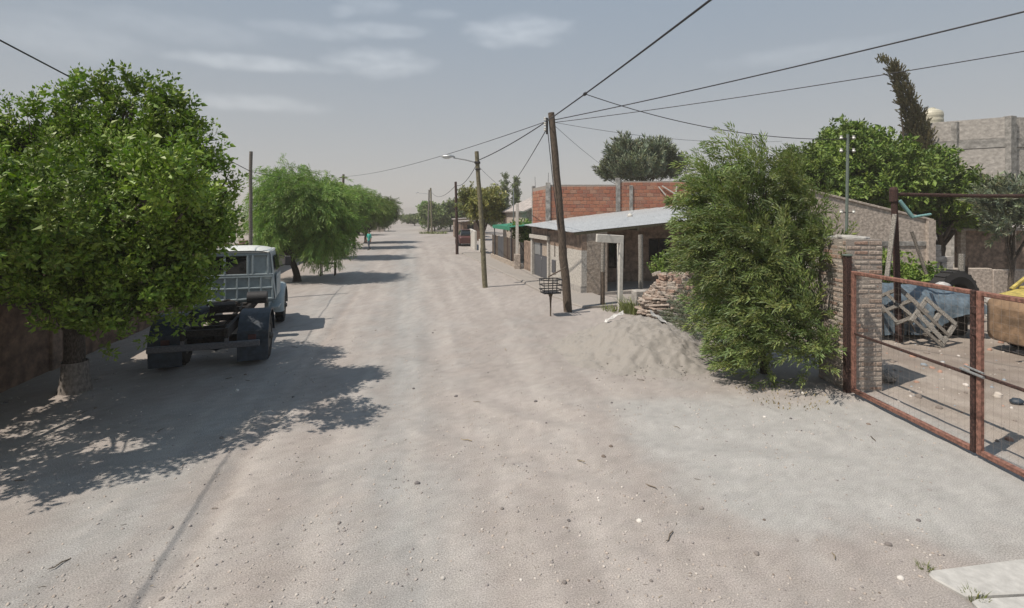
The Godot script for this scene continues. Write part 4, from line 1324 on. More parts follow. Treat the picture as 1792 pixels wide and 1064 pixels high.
func make_house() -> void:
	var o := base("house", V(2.57, 0, 19.0), 0.2517, "low brown house with pale lower walls and zinc roof, behind the leaning pole", "house")
	var b := MB.new()
	# street wall in two tones; local -z runs away along the street, +x runs inwards
	b.box(Vector3(0.1, 2.02, -3.2), Vector3(0.2, 0.72, 6.4))
	put(b, "upper_wall", M.brown_brick, o)
	b = MB.new()
	b.box(Vector3(0.1, 0.995, -0.75), Vector3(0.21, 1.33, 1.5))
	b.box(Vector3(0.1, 0.995, -2.62), Vector3(0.21, 1.33, 1.9))
	put(b, "pale_wall", M.plaster, o)
	b = MB.new()
	b.box(Vector3(0.1, 0.155, -1.8), Vector3(0.25, 0.35, 3.58))
	put(b, "baseboard", M.grey_block, o)
	b = MB.new()
	b.box(Vector3(0.13, 0.98, -1.585), Vector3(0.12, 1.3, 0.165))
	put(b, "slot", M.wood_dark, o)
	b = MB.new()
	b.box(Vector3(-0.012, 1.50, -2.95), Vector3(0.03, 0.6, 0.05))
	put(b, "slot", M.wood_dark, o)
	b = MB.new()
	b.box(Vector3(-0.03, 0.78, -3.05), Vector3(0.06, 0.55, 0.42), Basis(), 0.01)
	put(b, "meter_box", M.grey_steel, o)
	# end wall that faces the viewer
	b = MB.new()
	b.box(Vector3(0.62, 1.19, -0.10), Vector3(0.82, 2.36, 0.2))
	put(b, "end_wall", M.block, o)
	# door: pale frame, two dark metal leaves
	var dr := Node3D.new()
	dr.name = "street_door"
	o.add_child(dr, true)
	b = MB.new()
	b.box(Vector3(0.03, 0.93, -3.70), Vector3(0.26, 1.86, 0.16), Basis(), 0.01)
	b.box(Vector3(0.03, 0.93, -6.20), Vector3(0.26, 1.86, 0.2), Basis(), 0.01)
	b.box(Vector3(0.0, 1.95, -4.95), Vector3(0.34, 0.18, 2.72), Basis(), 0.01)
	put(b, "frame", M.plaster, dr)
	for k in 2:
		b = MB.new()
		b.box(Vector3(0.06, 0.93, -4.36 - k * 1.17), Vector3(0.06, 1.82, 1.14), Basis(), 0.01)
		put(b, "leaf", M.grey_steel, dr)
	b = MB.new()
	b.box(Vector3(0.022, 1.42, -5.53), Vector3(0.02, 0.62, 0.86), Basis(), 0.004)
	put(b, "light_panel", M.galvanised, dr)
	b = MB.new()
	b.box(Vector3(0.02, 1.42, -4.36), Vector3(0.02, 0.62, 0.86), Basis(), 0.004)
	put(b, "light_panel", M.block, dr)
	b = MB.new()
	b.box(Vector3(0.015, 0.95, -4.90), Vector3(0.04, 0.14, 0.04), Basis(), 0.01)
	put(b, "handle", M.galvanised, dr)
	# porch: back wall with openings
	b = MB.new()
	var zb := -2.6
	for q in [[0.85, 1.3, 0.0, 2.42], [2.1, 2.25, 0.0, 2.5], [3.0, 4.15, 0.0, 2.62], [5.2, 8.2, 0.0, 2.85]]:
		b.box(Vector3((q[0] + q[1]) / 2.0, q[3] / 2.0, zb), Vector3(q[1] - q[0], q[3], 0.2))
	for q in [[1.3, 2.1, 2.05, 2.46], [2.25, 3.0, 1.95, 2.56], [4.15, 5.2, 1.95, 2.75], [2.25, 3.0, 0.0, 0.7], [4.15, 5.2, 0.0, 0.95]]:
		b.box(Vector3((q[0] + q[1]) / 2.0, (q[2] + q[3]) / 2.0, zb), Vector3(q[1] - q[0], q[3] - q[2], 0.2))
	put(b, "porch_wall", M.brown_brick, o)
	b = MB.new()
	b.box(Vector3(4.5, 1.2, -6.5), Vector3(8.0, 2.4, 0.15))
	b.box(Vector3(8.1, 1.4, -4.6), Vector3(0.2, 2.8, 3.6))
	put(b, "back_wall", M.brown_brick, o)
	for q in [[2.625, 1.325, 0.75, 1.25], [4.675, 1.45, 1.05, 1.0]]:
		var w := Node3D.new()
		w.name = "window"
		o.add_child(w, true)
		b = MB.new()
		b.box(Vector3(q[0], q[1], zb - 0.02), Vector3(q[2] - 0.08, q[3] - 0.08, 0.012))
		put(b, "pane", M.dark_glass, w)
		b = MB.new()
		for s in [-1.0, 1.0]:
			b.box(Vector3(q[0] + s * (q[2] / 2.0 - 0.025), q[1], zb + 0.02), Vector3(0.05, q[3], 0.07))
			b.box(Vector3(q[0], q[1] + s * (q[3] / 2.0 - 0.025), zb + 0.02), Vector3(q[2] - 0.1, 0.05, 0.07))
		b.box(Vector3(q[0], q[1], zb + 0.02), Vector3(0.04, q[3] - 0.1, 0.06))
		put(b, "frame", M.wood_dark, w)
	b = MB.new()
	b.box(Vector3(1.7, 1.0, zb - 0.03), Vector3(0.78, 2.0, 0.05), Basis(), 0.005)
	put(b, "porch_door", M.wood_dark, o)
	b = MB.new()
	b.box(Vector3(4.4, 0.03, -1.2), Vector3(7.2, 0.14, 2.55))
	put(b, "porch_floor", M.dusty_concrete, o)
	# zinc roof: corrugated sheets side by side, falling to the street
	var rf := Node3D.new()
	rf.name = "roof"
	o.add_child(rf, true)
	var sheets := 8
	for k in sheets:
		b = MB.new()
		var z0 := 0.06 - k * 0.83
		var ro := []
		var ru := []
		for i in 3:
			var t := i / 2.0
			var row := []
			var ruw := []
			for j in 25:
				var zz := z0 - 0.845 * j / 24.0
				var f := clampf((0.06 - zz) / 6.7, 0.0, 1.0)
				var x := lerpf(-0.36, 8.3, t)
				var hgt := lerpf(lerpf(2.34, 2.47, f), lerpf(3.12, 3.72, f), t) + 0.016 * sin(j / 24.0 * TAU * 6.0) + (0.008 if k % 2 else 0.0)
				row.append(Vector3(x, hgt, zz))
				ruw.append(Vector3(x, hgt - 0.004, zz))
			ro.append(row); ru.append(ruw)
		b.rings(ro, false, false)
		b.rings(ru, false, false)
		put(b, "zinc_sheet", M.zinc, rf)
	for k in 5:
		b = MB.new()
		var zz: float = [-0.02, -1.5, -3.1, -4.7, -6.2][k]
		var f := clampf((0.32 - zz) / 6.9, 0.0, 1.0)
		b.beam(Vector3(-0.28, lerpf(2.34, 2.47, f) - 0.075, zz), Vector3(8.2, lerpf(3.12, 3.72, f) - 0.075, zz), 0.06, 0.09)
		put(b, "rafter", M.wood_pale if k == 0 else M.wood_old, rf)
	for q in [2.3, 4.4, 6.5]:
		b = MB.new()
		b.beam(Vector3(q, 2.34 + 0.09 * (q + 0.36) - 0.16, 0.03), Vector3(q, 2.34 + 0.09 * (q + 0.36) - 0.10, -2.5), 0.07, 0.08)
		put(b, "purlin_end", M.wood_pale, rf)
	# lamp fitting and pipes on the roof
	o = base("roof_vent", V(5.32, 2.73, 23.2), 0.0, "small white vent cap sticking up from the zinc roof", "vent")
	b = MB.new()
	b.lathe(Vector3(0, -0.05, 0), Vector3.UP, [[0, 0.05], [0.22, 0.05], [0.22, 0.13], [0.3, 0.12], [0.36, 0.03]], 12)
	put(b, "cap", M.white_paint, o)
	# loose posts in front of the porch
	o = base("timber_arch", V(3.47, 0, 16.45), 0.18, "white timber frame with crossbeam standing before the porch", "frame")
	b = MB.new()
	b.box(Vector3(0, 1.0, 0), Vector3(0.13, 2.2, 0.13), Basis(Vector3(0, 0, 1), -0.02), 0.012)
	put(b, "post", M.white_paint, o)
	b = MB.new()
	b.box(Vector3(-0.36, 2.22, 0), Vector3(0.90, 0.26, 0.12), Basis(Vector3(0, 0, 1), -0.06), 0.012)
	put(b, "crossbeam", M.white_paint, o)
	b = MB.new()
	b.box(Vector3(0.16, 1.05, -0.55), Vector3(0.09, 2.2, 0.09), Basis(), 0.01)
	b.beam(Vector3(0.05, 2.18, -0.06), Vector3(0.16, 2.18, -0.6), 0.08, 0.1)
	put(b, "rear_post", M.white_paint, o)
	o = base("porch_post", V(2.93, 0, 16.6), 0.0, "rough brown porch post with whitish upper half", "post")
	b = MB.new()
	b.tube([Vector3(-0.01, -0.15, 0), Vector3(0, 0.6, 0), Vector3(-0.005, 1.15, 0)], [0.075, 0.07, 0.07], 10, true, 0.06)
	put(b, "lower_shaft", M.wood_old, o)
	b = MB.new()
	b.tube([Vector3(-0.005, 1.15, 0), Vector3(0.01, 1.8, 0), Vector3(0.03, 2.32, 0)], [0.069, 0.066, 0.062], 10, true, 0.06)
	put(b, "upper_shaft", M.wood_bleached, o)
	o = base("porch_post", V(4.4, 0, 17.6), 0.0, "round pale post under the roof edge right of the white frame", "post")
	b = MB.new()
	b.tube([Vector3(0, -0.15, 0), Vector3(0.01, 1.2, 0), Vector3(0, 2.3, 0)], [0.085, 0.08, 0.08], 10, true, 0.05)
	put(b, "shaft", M.wood_bleached, o)
	o = base("concrete_block", V(3.95, 0, 15.9), 0.15, "pale concrete block standing behind the grass beside the brick heap", "block")
	b = MB.new()
	b.box(Vector3(0, 0.32, 0), Vector3(0.42, 0.68, 0.36), Basis(), 0.03)
	put(b, "body", M.grey_block, o)
	# red hollow-brick building behind the roof
	o = base("brick_building", V(1.82, 0, 25.9), -0.03, "unfinished red hollow-brick upper storey with grey concrete columns", "building")
	var rg := RandomNumberGenerator.new()
	rg.seed = 33
	var ms := []
	for k in 3:
		b = MB.new()
		b.box(Vector3.ZERO, Vector3(0.316, 0.166, 0.12), Basis(), 0.006 + 0.004 * k)
		ms.append(b.mesh())
	b = MB.new()
	b.box(Vector3(3.55, 1.1, -0.1), Vector3(7.1, 2.24, 0.16))
	b.box(Vector3(1.7, 3.36, -0.1), Vector3(3.4, 2.26, 0.135))
	b.box(Vector3(5.25, 3.45, -0.1), Vector3(3.7, 2.44, 0.135))
	put(b, "mortar_wall", M.mortar, o)
	var bd := Vector3(-0.22, 0, -0.975).normalized()
	b = MB.new()
	b.beam(Vector3(-0.02, 2.24, -0.2) + bd * 0.1, Vector3(-0.02, 2.24, -0.2) + bd * 3.0, 0.135, 4.44)
	put(b, "street_mortar_wall", M.mortar, o)
	brick_wall(o, Vector3(0.13, 0, -0.075), Vector3.RIGHT, 3.26, 2.42, 4.5, Vector3(0, 0, 1), 0.33, 0.18, "red_brick", ms, rg)
	brick_wall(o, Vector3(3.62, 0, -0.075), Vector3.RIGHT, 3.5, 2.62, 4.70, Vector3(0, 0, 1), 0.33, 0.18, "red_brick", ms, rg)
	brick_wall(o, Vector3(-0.045, 0, -0.2) + bd * 0.15, bd, 2.8, 2.3, 4.4, Vector3(-1, 0, 0), 0.33, 0.18, "red_brick", ms, rg)
	for q in [[0.0, 4.6, 0.24], [3.5, 4.82, 0.22], [4.15, 4.45, 0.17]]:
		b = MB.new()
		b.box(Vector3(q[0], q[1] / 2.0, -0.07), Vector3(q[2], q[1], 0.24), Basis(), 0.012)
		put(b, "concrete_column", M.band, o)
	b = MB.new()
	b.box(Vector3(-0.02, 2.3, -0.2) + bd * 3.05, Vector3(0.18, 4.6, 0.18), Basis(Vector3.UP, 0.22), 0.012)
	put(b, "concrete_column", M.band, o)
	for k in 2:
		b = MB.new()
		b.tube([Vector3([0.0, -0.6][k], 4.5, [-0.07, -2.9][k]), Vector3([0.02, -0.62][k], 5.1, [-0.07, -2.9][k])], [0.012, 0.01], 5)
		put(b, "rebar", M.rust_dark, o)
	for q in [[5.5, 4.38, 5.85, 3.95], [5.68, 4.42, 6.35, 4.0], [6.35, 4.0, 6.4, 4.4]]:
		b = MB.new()
		b.beam(Vector3(q[0], q[1], 0.06), Vector3(q[2], q[3], 0.06), 0.05, 0.05)
		put(b, "white_brace", M.white_paint, o)
	# sidewalk in front of the house
	b = MB.new()
	var side := []
	var edge := []
	var low := []
	var back := []
	for i in 40:
		var a := -2.6 + i * 0.62
		var x := 2.57 - 0.249 * a
		var d := 19.0 + 0.968 * a
		var w := 1.15 + 0.16 * n1.get_noise_1d(i * 3.0) - 0.3 * maxf(0.0, -a * 0.3)
		back.append(V(x + 0.4, 0.09, d + 0.1))
		side.append(V(x - w * 0.968, 0.085, d - w * 0.249))
		edge.append(V(x - (w + 0.03) * 0.968, 0.05, d - (w + 0.03) * 0.249))
		low.append(V(x - (w + 0.05) * 0.968, -0.05, d - (w + 0.05) * 0.249))
	b.rings([back, side], false, false)
	b.rings([side, edge], false, false)
	b.rings([edge, low], false, false)
	b.quad(back[0], side[0], low[0], low[0] + (back[0] - side[0]))
	tag(put(b, "sidewalk", M.dusty_concrete), "dusty raised concrete sidewalk along the house fronts", "sidewalk", "", "structure")

# ---------------------------------------------------------------- heaps
func make_heaps() -> void:
	# gravel heap
	var b := MB.new()
	var rr := []
	var cx := 2.85
	var cd := 11.4
	var nz := FastNoiseLite.new()
	nz.seed = 14; nz.frequency = 0.5; nz.fractal_octaves = 5
	for i in 110:
		var row := []
		for j in 130:
			var x := cx - 2.9 + 5.8 * j / 129.0
			var d := cd - 2.7 + 5.0 * i / 109.0
			var ex := (x - cx) / (2.25 if x < cx else 1.8)
			var ed := (d - cd) / (2.1 if d < cd else 1.6)
			var r := sqrt(ex * ex + ed * ed) * (1.0 + 0.22 * nz.get_noise_2d(x * 1.2, d * 1.2))
			var h := 0.95 * pow(clampf(1.0 - r, 0.0, 1.0), 1.05) * (1.0 - 0.16 * exp(-r * r * 30.0))
			h += (0.09 * nz.get_noise_2d(x * 3.5, d * 3.5) + 0.05 * nz.get_noise_2d(x * 11.0, d * 11.0) + 0.035 * nz.get_noise_2d(x * 30.0 + 9.0, d * 30.0)) * clampf(h * 5.0, 0.0, 1.0)
			row.append(V(x, h - 0.07 + (gh(x, d) if h < 0.2 else 0.0), d))
		rr.append(row)
	b.rings(rr, false, false)
	var o := base("gravel_heap", Vector3.ZERO, 0.0, "heap of fine grey gravel dumped beside the road", "heap")
	put(b, "mound", M.gravel, o)
	var rg := RandomNumberGenerator.new()
	rg.seed = 6
	b = MB.new()
	for i in 1400:
		var a := rg.randf() * TAU
		var r := 0.25 + 0.8 * sqrt(rg.randf())
		var x := cx + cos(a) * r * (1.8 if cos(a) < 0 else 1.6)
		var d := cd + sin(a) * r * (2.1 if sin(a) < 0 else 1.4)
		var h := 0.86 * pow(clampf(1.0 - r, 0.0, 1.0), 1.15)
		b.box(V(x, maxf(h - 0.05, gh(x, d)), d), Vector3.ONE * rg.randf_range(0.008, 0.026), Basis.from_euler(Vector3(rg.randf(), rg.randf(), rg.randf()) * 3.0), 0.005)
	tag(put(b, "lumps", M.gravel, o), "", "", "", "stuff")
	# white plastic sheet showing on both sides of its top
	for k in 2:
		b = MB.new()
		rr = []
		for i in 8:
			var row := []
			for j in 5:
				var t := i / 7.0
				var s := j / 4.0
				if k == 0: row.append(V(2.05 + 0.50 * t, 0.52 + 0.26 * sqrt(t) - 0.04 * s + 0.02 * sin(i * 2.1 + j), 11.6 + 0.2 * t - 0.10 * s))
				else: row.append(V(3.08 + 0.34 * t, 0.86 - 0.22 * t - 0.07 * s + 0.02 * sin(i * 1.7 + j), 11.55 - 0.05 * t - 0.18 * s))
			rr.append(row)
		b.rings(rr, false, false)
		b.rings(rr.map(func(r): return r.map(func(p): return p - Vector3(0, 0.006, 0))), false, false)
		tag(put(b, "plastic_sheet", M.white_sheet), ["longer white plastic sheet edge on the gravel heap's road side", "short white plastic sheet edge at the gravel heap's shrub side"][k], "plastic sheet", "white sheets under the gravel heap")
	# heap of old bricks and slabs
	o = base("brick_heap", V(4.75, 0, 15.1), 0.12, "tumbled heap of old bricks and stone slabs with planks below", "heap")
	var bm := []
	for k in 4:
		b = MB.new()
		b.box(Vector3.ZERO, Vector3([0.27, 0.24, 0.42, 0.55][k], [0.07, 0.10, 0.05, 0.045][k], [0.13, 0.16, 0.28, 0.34][k]), Basis(), 0.012)
		bm.append(b.mesh())
	b = MB.new()
	var core := []
	for q in [[0.0, 0.78], [0.5, 0.72], [0.85, 0.58], [1.1, 0.3]]:
		var row := []
		for j in 14:
			var a := TAU * j / 14.0
			row.append(Vector3(cos(a) * q[1] * 1.0, q[0], sin(a) * q[1] * 0.55) * (1.0 + 0.08 * nz.get_noise_2d(j * 9.0, q[0] * 20.0)))
		core.append(row)
	b.rings(core)
	put(b, "earth_core", M.gravel, o)
	for lay in 15:
		var y := 0.10 + lay * 0.078
		var w := 0.86 * (1.0 - pow(lay / 16.5, 2.2)) + 0.06
		var cnt := int(26 * w)
		for i in cnt:
			var a := TAU * (i + 0.5 * (lay % 2)) / cnt + rg.randf_range(-0.1, 0.1)
			if sin(a) < -0.55: continue
			var q := MeshInstance3D.new()
			var slab := lay < 7 and rg.randf() < 0.6
			q.name = "slab" if slab else "brick"
			q.mesh = bm[2 + rg.randi() % 2] if slab else bm[rg.randi() % 2]
			q.material_override = M["old_brick%d" % rg.randi_range(0, 4 if lay > 6 else 3)]
			q.basis = Basis.from_euler(Vector3(rg.randf_range(-.16, .16), -a + PI / 2 + rg.randf_range(-.5, .5), rg.randf_range(-.16, .16)))
			q.position = Vector3(cos(a) * w * (0.98 if lay < 8 else 0.9), y + rg.randf_range(-.02, .02), sin(a) * w * 0.58)
			o.add_child(q, true)
	for i in 16:
		var q := MeshInstance3D.new()
		q.name = "brick"
		q.mesh = bm[rg.randi() % 2]
		q.material_override = M["old_brick%d" % (rg.randi() % 5)]
		q.basis = Basis.from_euler(Vector3(rg.randf_range(-.4, .4), rg.randf() * TAU, rg.randf_range(-.4, .4)))
		q.position = Vector3(rg.randf_range(-0.45, 0.5), 1.22 + rg.randf_range(-0.03, 0.05), rg.randf_range(-0.2, 0.2))
		o.add_child(q, true)
	for k in 2:
		b = MB.new()
		b.beam(Vector3(-0.75, 0.30 - k * 0.16, 0.55 + k * 0.12), Vector3(0.55, 0.08 - k * 0.03, 0.85 + k * 0.1), 0.16, 0.035, 0.006)
		put(b, "plank", M.wood_bleached, o)

# ---------------------------------------------------------------- yard behind the gate
func make_yard() -> void:
	var rg := RandomNumberGenerator.new()
	rg.seed = 91
	# T-shaped rusty post
	var o := base("rusty_frame_post", V(9.05, 0, 12.1), 0.0, "rusty post carrying a long horizontal pipe across the yard", "post")
	var b := MB.new()
	b.tube([Vector3(0.06, -0.2, 0), Vector3(0, 1.8, 0), Vector3(-0.07, 3.62, 0)], [0.075, 0.07, 0.07], 10, true, 0.03)
	put(b, "upright", M.rust_dark, o)
	b = MB.new()
	b.tube([Vector3(-0.05, 3.47, 0), Vector3(2.0, 3.43, 0), Vector3(4.6, 3.44, 0)], [0.045, 0.045, 0.045], 10)
	put(b, "cross_pipe", M.rust_dark, o)
	b = MB.new()
	b.lathe(Vector3(-0.07, 3.3, 0), Vector3.UP, [[0, 0.09], [0.28, 0.09], [0.34, 0.06]], 12)
	put(b, "joint", M.rust_dark, o)
	b = MB.new()
	b.tube([Vector3(0.02, 3.32, 0.06), Vector3(0.3, 2.93, 0.1)], [0.045, 0.045], 8)
	b.tube([Vector3(0.28, 2.93, 0.1), Vector3(0.72, 3.0, 0.1)], [0.03, 0.03], 8)
	put(b, "turquoise_pipe", M.turquoise_pipe, o)
	b = MB.new()
	b.beam(Vector3(-0.12, 3.0, 0.1), Vector3(-0.45, 1.55, 0.3), 0.09, 0.05, 0.005)
	put(b, "pale_stay", M.wood_bleached, o)
	b = MB.new()
	b.tube([Vector3(0.35, 2.6, 0.0), Vector3(0.62, 1.6, 0.1)], [0.035, 0.035], 6)
	put(b, "stay", M.wood_grey, o)
	# grey block wall with sloping top
	o = base("sloping_wall", V(10.4, 0, 17.2), 0.0, "grey block side wall with sloping top in the yard", "wall")
	b = MB.new()
	var pr := [Vector2(-0.4, 0), Vector2(3.6, 0), Vector2(3.6, 2.78), Vector2(-0.4, 3.75)]
	for z in [0.0, -0.2]:
		var f := pr.map(func(p): return Vector3(p.x, p.y, z))
		b.cquad(Vector3(1.6, 1.5, -0.1), f[0], f[1], f[2], f[3])
	for i in 4:
		var p: Vector2 = pr[i]
		var q: Vector2 = pr[(i + 1) % 4]
		b.cquad(Vector3(1.6, 1.5, -0.1), Vector3(p.x, p.y, 0), Vector3(q.x, q.y, 0), Vector3(q.x, q.y, -0.2), Vector3(p.x, p.y, -0.2))
	b.box(Vector3(3.55, 1.4, 0.0), Vector3(0.24, 2.8, 0.26))
	put(b, "wall", M.pink_wall, o)
	b = MB.new()
	b.box(Vector3(2.2, 2.02, 0.005), Vector3(2.5, 0.16, 0.06), Basis(), 0.006)
	put(b, "beam", M.band, o)
	b = MB.new()
	b.beam(Vector3(-0.45, 3.80, -0.1), Vector3(3.68, 2.80, -0.1), 0.3, 0.07, 0.01)
	put(b, "coping", M.pink_wall, o)
	# blue tarpaulin over a heap
	o = base("tarpaulin", V(9.9, 0, 13.0), 0.0, "faded blue tarpaulin draped over a heap behind the gate", "tarpaulin")
	b = MB.new()
	var nz := FastNoiseLite.new()
	nz.seed = 3; nz.frequency = 0.9; nz.fractal_octaves = 3
	var rr := []
	for i in 22:
		var t := i / 21.0           # front foot, over the top, to the back foot
		var row := []
		for j in 44:
			var u := j / 43.0
			var x := -1.35 + 3.0 * u
			var top := 1.36 - 0.28 * u - 0.45 * pow(maxf(0.0, u - 0.85) / 0.15, 2.0) - 0.5 * pow(maxf(0.0, 0.08 - u) / 0.08, 2.0)
			var foot := 0.12 + 0.5 * smooth(0.35, 0.8, u)
			var y := lerpf(foot, top, pow(sin(PI * clampf(t * 1.05, 0.0, 1.0)), 0.45))
			var z := lerpf(0.75, -0.75, t)
			var f := nz.get_noise_2d(x * 2.6 + y * 0.8, t * 1.2 + 5.0)
			row.append(Vector3(x + 0.06 * nz.get_noise_2d(y * 3.0, x * 2.0), y + 0.04 * f, z + 0.20 * f * sin(PI * clampf(y, 0, 1))))
		rr.append(row)
	b.rings(rr, false, false)
	put(b, "cloth", M.tarp, o)
	b = MB.new()
	b.box(Vector3(0.15, 0.5, -0.1), Vector3(2.5, 1.0, 0.9), Basis(), 0.1)
	put(b, "covered_load", M.grime, o)
	b = MB.new()
	b.beam(Vector3(-0.75, 0.95, 0.83), Vector3(-0.45, 0.25, 0.95), 0.1, 0.02, 0.004)
	put(b, "board", M.wood_grey, o)
	# pallets
	var p0: Node3D = null
	for k in 2:
		var pos: Vector3 = [V(9.62, 0.52, 11.75), V(9.05, 0.86, 12.05)][k]
		var label: String = ["grey wooden pallet tipped on its corner against the blue tarpaulin", "broken wooden pallet lying higher up on the blue tarpaulin"][k]
		o = base("pallet", pos, 0.0, label, "pallet", "pallets leaning on the blue tarpaulin")
		for i in 5:
			b = MB.new()
			b.box(Vector3(-0.42 + i * 0.21, rg.randf_range(-0.06, 0.06), 0.05), Vector3(rg.randf_range(0.09, 0.15), rg.randf_range(0.7, 1.0), 0.02), Basis(Vector3(0, 0, 1), rg.randf_range(-0.08, 0.08)), 0.004)
			if (k == 0 and i != 3) or (k == 1 and i % 2 == 0): put(b, "slat", [M.wood_bleached, M.wood_grey][rg.randi() % 2], o)
		for i in 3:
			b = MB.new()
			b.box(Vector3(0, -0.42 + i * 0.42, 0), Vector3(0.97, 0.09, 0.075), Basis(), 0.005)
			put(b, "bearer", M.wood_grey if k else M.wood_bleached, o)
		o.basis = Basis.from_euler([Vector3(-0.45, 0.2, 0.62), Vector3(-0.75, -0.2, 0.45)][k]) * Basis.from_scale(Vector3.ONE * [0.92, 0.85][k])
	# big black tyre and white sack
	o = base("tractor_tyre", V(12.0, 0.0, 14.0), 0.25, "big black tractor tyre standing behind the blue tarpaulin", "tyre")
	b = MB.new()
	b.lathe(Vector3(0, 0.72, 0), Vector3(0, 0, 1), [[-0.17, 0.42], [-0.2, 0.6], [-0.15, 0.74], [0.15, 0.74], [0.2, 0.6], [0.17, 0.42], [-0.17, 0.42]], 30, false)
	for i in 20:
		var a := TAU * i / 20.0
		b.box(Vector3(sin(a) * 0.75, 0.72 + cos(a) * 0.75, 0), Vector3(0.07, 0.04, 0.3), Basis(Vector3(0, 0, 1), -a))
	put(b, "tread", M.rubber, o)
	o = base("white_sack", V(11.0, 1.05, 13.15), 0.3, "small white sack on top of the blue tarpaulin", "sack")
	b = MB.new()
	rr = []
	for i in 7:
		var t := i / 6.0
		var row := []
		for j in 12:
			var a := TAU * j / 12.0
			row.append(Vector3(cos(a) * 0.22 * sin(PI * (0.1 + 0.8 * t)), 0.02 + t * 0.2, sin(a) * 0.15 * sin(PI * (0.1 + 0.8 * t)) + 0.02 * sin(j * 2.0)))
		rr.append(row)
	b.rings(rr)
	put(b, "bag", M.white_sheet, o)
	# posts of an inner fence
	for k in 3:
		var q: Array = [[13.0, 14.9, 0.085, 1.85, "wood_bleached", "pale fence post beside the tractor tyre"], [13.3, 15.1, 0.06, 1.75, "wood_dark", "thin dark fence post right of the pale one"], [18.6, 18.2, 0.07, 2.2, "wood_old", "brown post in front of the brick shed"]][k]
		o = base("fence_post", V(q[0], 0, q[1]), 0.0, q[5], "post", "posts in the yard")
		b = MB.new()
		b.tube([Vector3(0, -0.2, 0), Vector3(0.01, q[3] * 0.5, 0), Vector3(0.03, q[3], 0)], [q[2], q[2] * 0.95, q[2] * 0.9], 8, true, 0.05)
		put(b, "shaft", M[q[4]], o)
	# pile of grey blocks and scrap
	o = base("scrap_heap", V(14.9, 0, 15.4), 0.0, "grey heap of broken blocks and scrap beyond the tractor tyre", "heap")
	b = MB.new()
	for i in 130:
		var a := rg.randf() * TAU
		var r := sqrt(rg.randf()) * 1.5
		b.box(Vector3(cos(a) * r * 1.3, 0.05 + (1.5 - r) * 0.45 * rg.randf(), sin(a) * r * 0.6), Vector3(rg.randf_range(.1, .45), rg.randf_range(.06, .2), rg.randf_range(.1, .3)), Basis.from_euler(Vector3(rg.randf(), rg.randf() * 3, rg.randf())), 0.01)
	tag(put(b, "rubble", M.grey_block, o), "", "", "", "stuff")
	# stacked wall of loose blocks behind
	o = base("block_stack", V(14.4, 0, 17.6), -0.1, "short stack of pale hollow blocks by the dark fence post", "stack")
	var bmm := MB.new()
	bmm.box(Vector3.ZERO, Vector3(0.39, 0.19, 0.19), Basis(), 0.01)
	var bms := bmm.mesh()
	for i in 10:
		for j in 2:
			if i > 7 and j: continue
			var q := MeshInstance3D.new()
			q.name = "block"
			q.mesh = bms
			q.material_override = M.grey_block
			q.position = Vector3(j * 0.41 + rg.randf_range(-.02, .02), 0.1 + i * 0.195, rg.randf_range(-.02, .02))
			q.rotation.y = rg.randf_range(-.08, .08)
			o.add_child(q, true)
	# yellow and rust wreck, nose towards the gate
	o = base("wrecked_car", V(12.85, 0, 10.9), 0.06, "rusty wrecked car with yellow bonnet at the right frame edge", "car")
	b = MB.new()
	rr = []
	for q in [[-2.25, 0.62, 0.34, 0.60], [-2.2, 0.70, 0.46, 0.72], [-1.6, 0.74, 0.52, 0.76], [-0.6, 0.78, 0.56, 0.78], [0.8, 0.80, 0.56, 0.8], [2.0, 0.76, 0.5, 0.74]]:
		rr.append(rounded_rect(0, q[1], q[3], q[2], 0.16, 0.0).map(func(p): return Vector3(q[0], p.y, p.x)))
	b.rings(rr)
	put(b, "body", M.rust_wreck, o)
	b = MB.new()
	rr = []
	for i in 6:
		var t := i / 5.0
		var row := []
		for j in 9:
			var u := -1.0 + 2.0 * j / 8.0
			row.append(Vector3(-2.12 + 0.5 * t, 1.22 + 0.12 * t + 0.04 * (1.0 - u * u), u * 0.62))
		rr.append(row)
	b.rings(rr, false, false)
	b.box(Vector3(-1.75, 1.24, 0), Vector3(0.3, 0.1, 1.2), Basis(Vector3(0, 0, 1), 0.07), 0.02)
	put(b, "bonnet", M.yellow_paint, o)
	for s in [-1.0, 1.0]:
		b = MB.new()
		b.beam(Vector3(-1.7, 1.33, s * 0.66), Vector3(-1.05, 1.88, s * 0.58), 0.07, 0.06, 0.01)
		put(b, "windscreen_pillar", M.yellow_paint, o)
	b = MB.new()
	b.box(Vector3(0.25, 1.90, 0), Vector3(2.7, 0.07, 1.24), Basis(), 0.03)
	for s in [-1.0, 1.0]: b.beam(Vector3(1.55, 1.3, s * 0.66), Vector3(1.4, 1.87, s * 0.58), 0.09, 0.07)
	b.box(Vector3(0.1, 1.36, 0), Vector3(3.3, 0.10, 1.34), Basis(), 0.03)
	put(b, "roof", M.yellow_paint, o)
	for q in [[-1.35, 0.80], [1.45, 0.80]]:
		for s in [-1.0, 1.0]:
			var w := Node3D.new()
			w.name = "wheel"
			o.add_child(w, true)
			b = MB.new()
			b.lathe(Vector3(q[0], 0.33, s * q[1]), Vector3(0, 0, 1), [[-0.09, 0.2], [-0.09, 0.3], [-0.05, 0.34], [0.05, 0.34], [0.09, 0.3], [0.09, 0.2], [-0.09, 0.2]], 22, false)
			put(b, "tyre", M.rubber, w)
			b = MB.new()
			b.lathe(Vector3(q[0], 0.33, s * q[1]), Vector3(0, 0, 1), [[-0.07, 0.205], [-0.03, 0.14], [0.03, 0.14], [0.07, 0.205]], 18)
			put(b, "rim", M.galvanised, w)
	o = base("rusty_bar", V(10.35, 0, 10.55), 0.3, "dark scrap angle iron lying before the wrecked car", "scrap")
	b = MB.new()
	b.beam(Vector3(-0.25, 0.22, 0.1), Vector3(0.5, 0.06, 0.2), 0.07, 0.02)
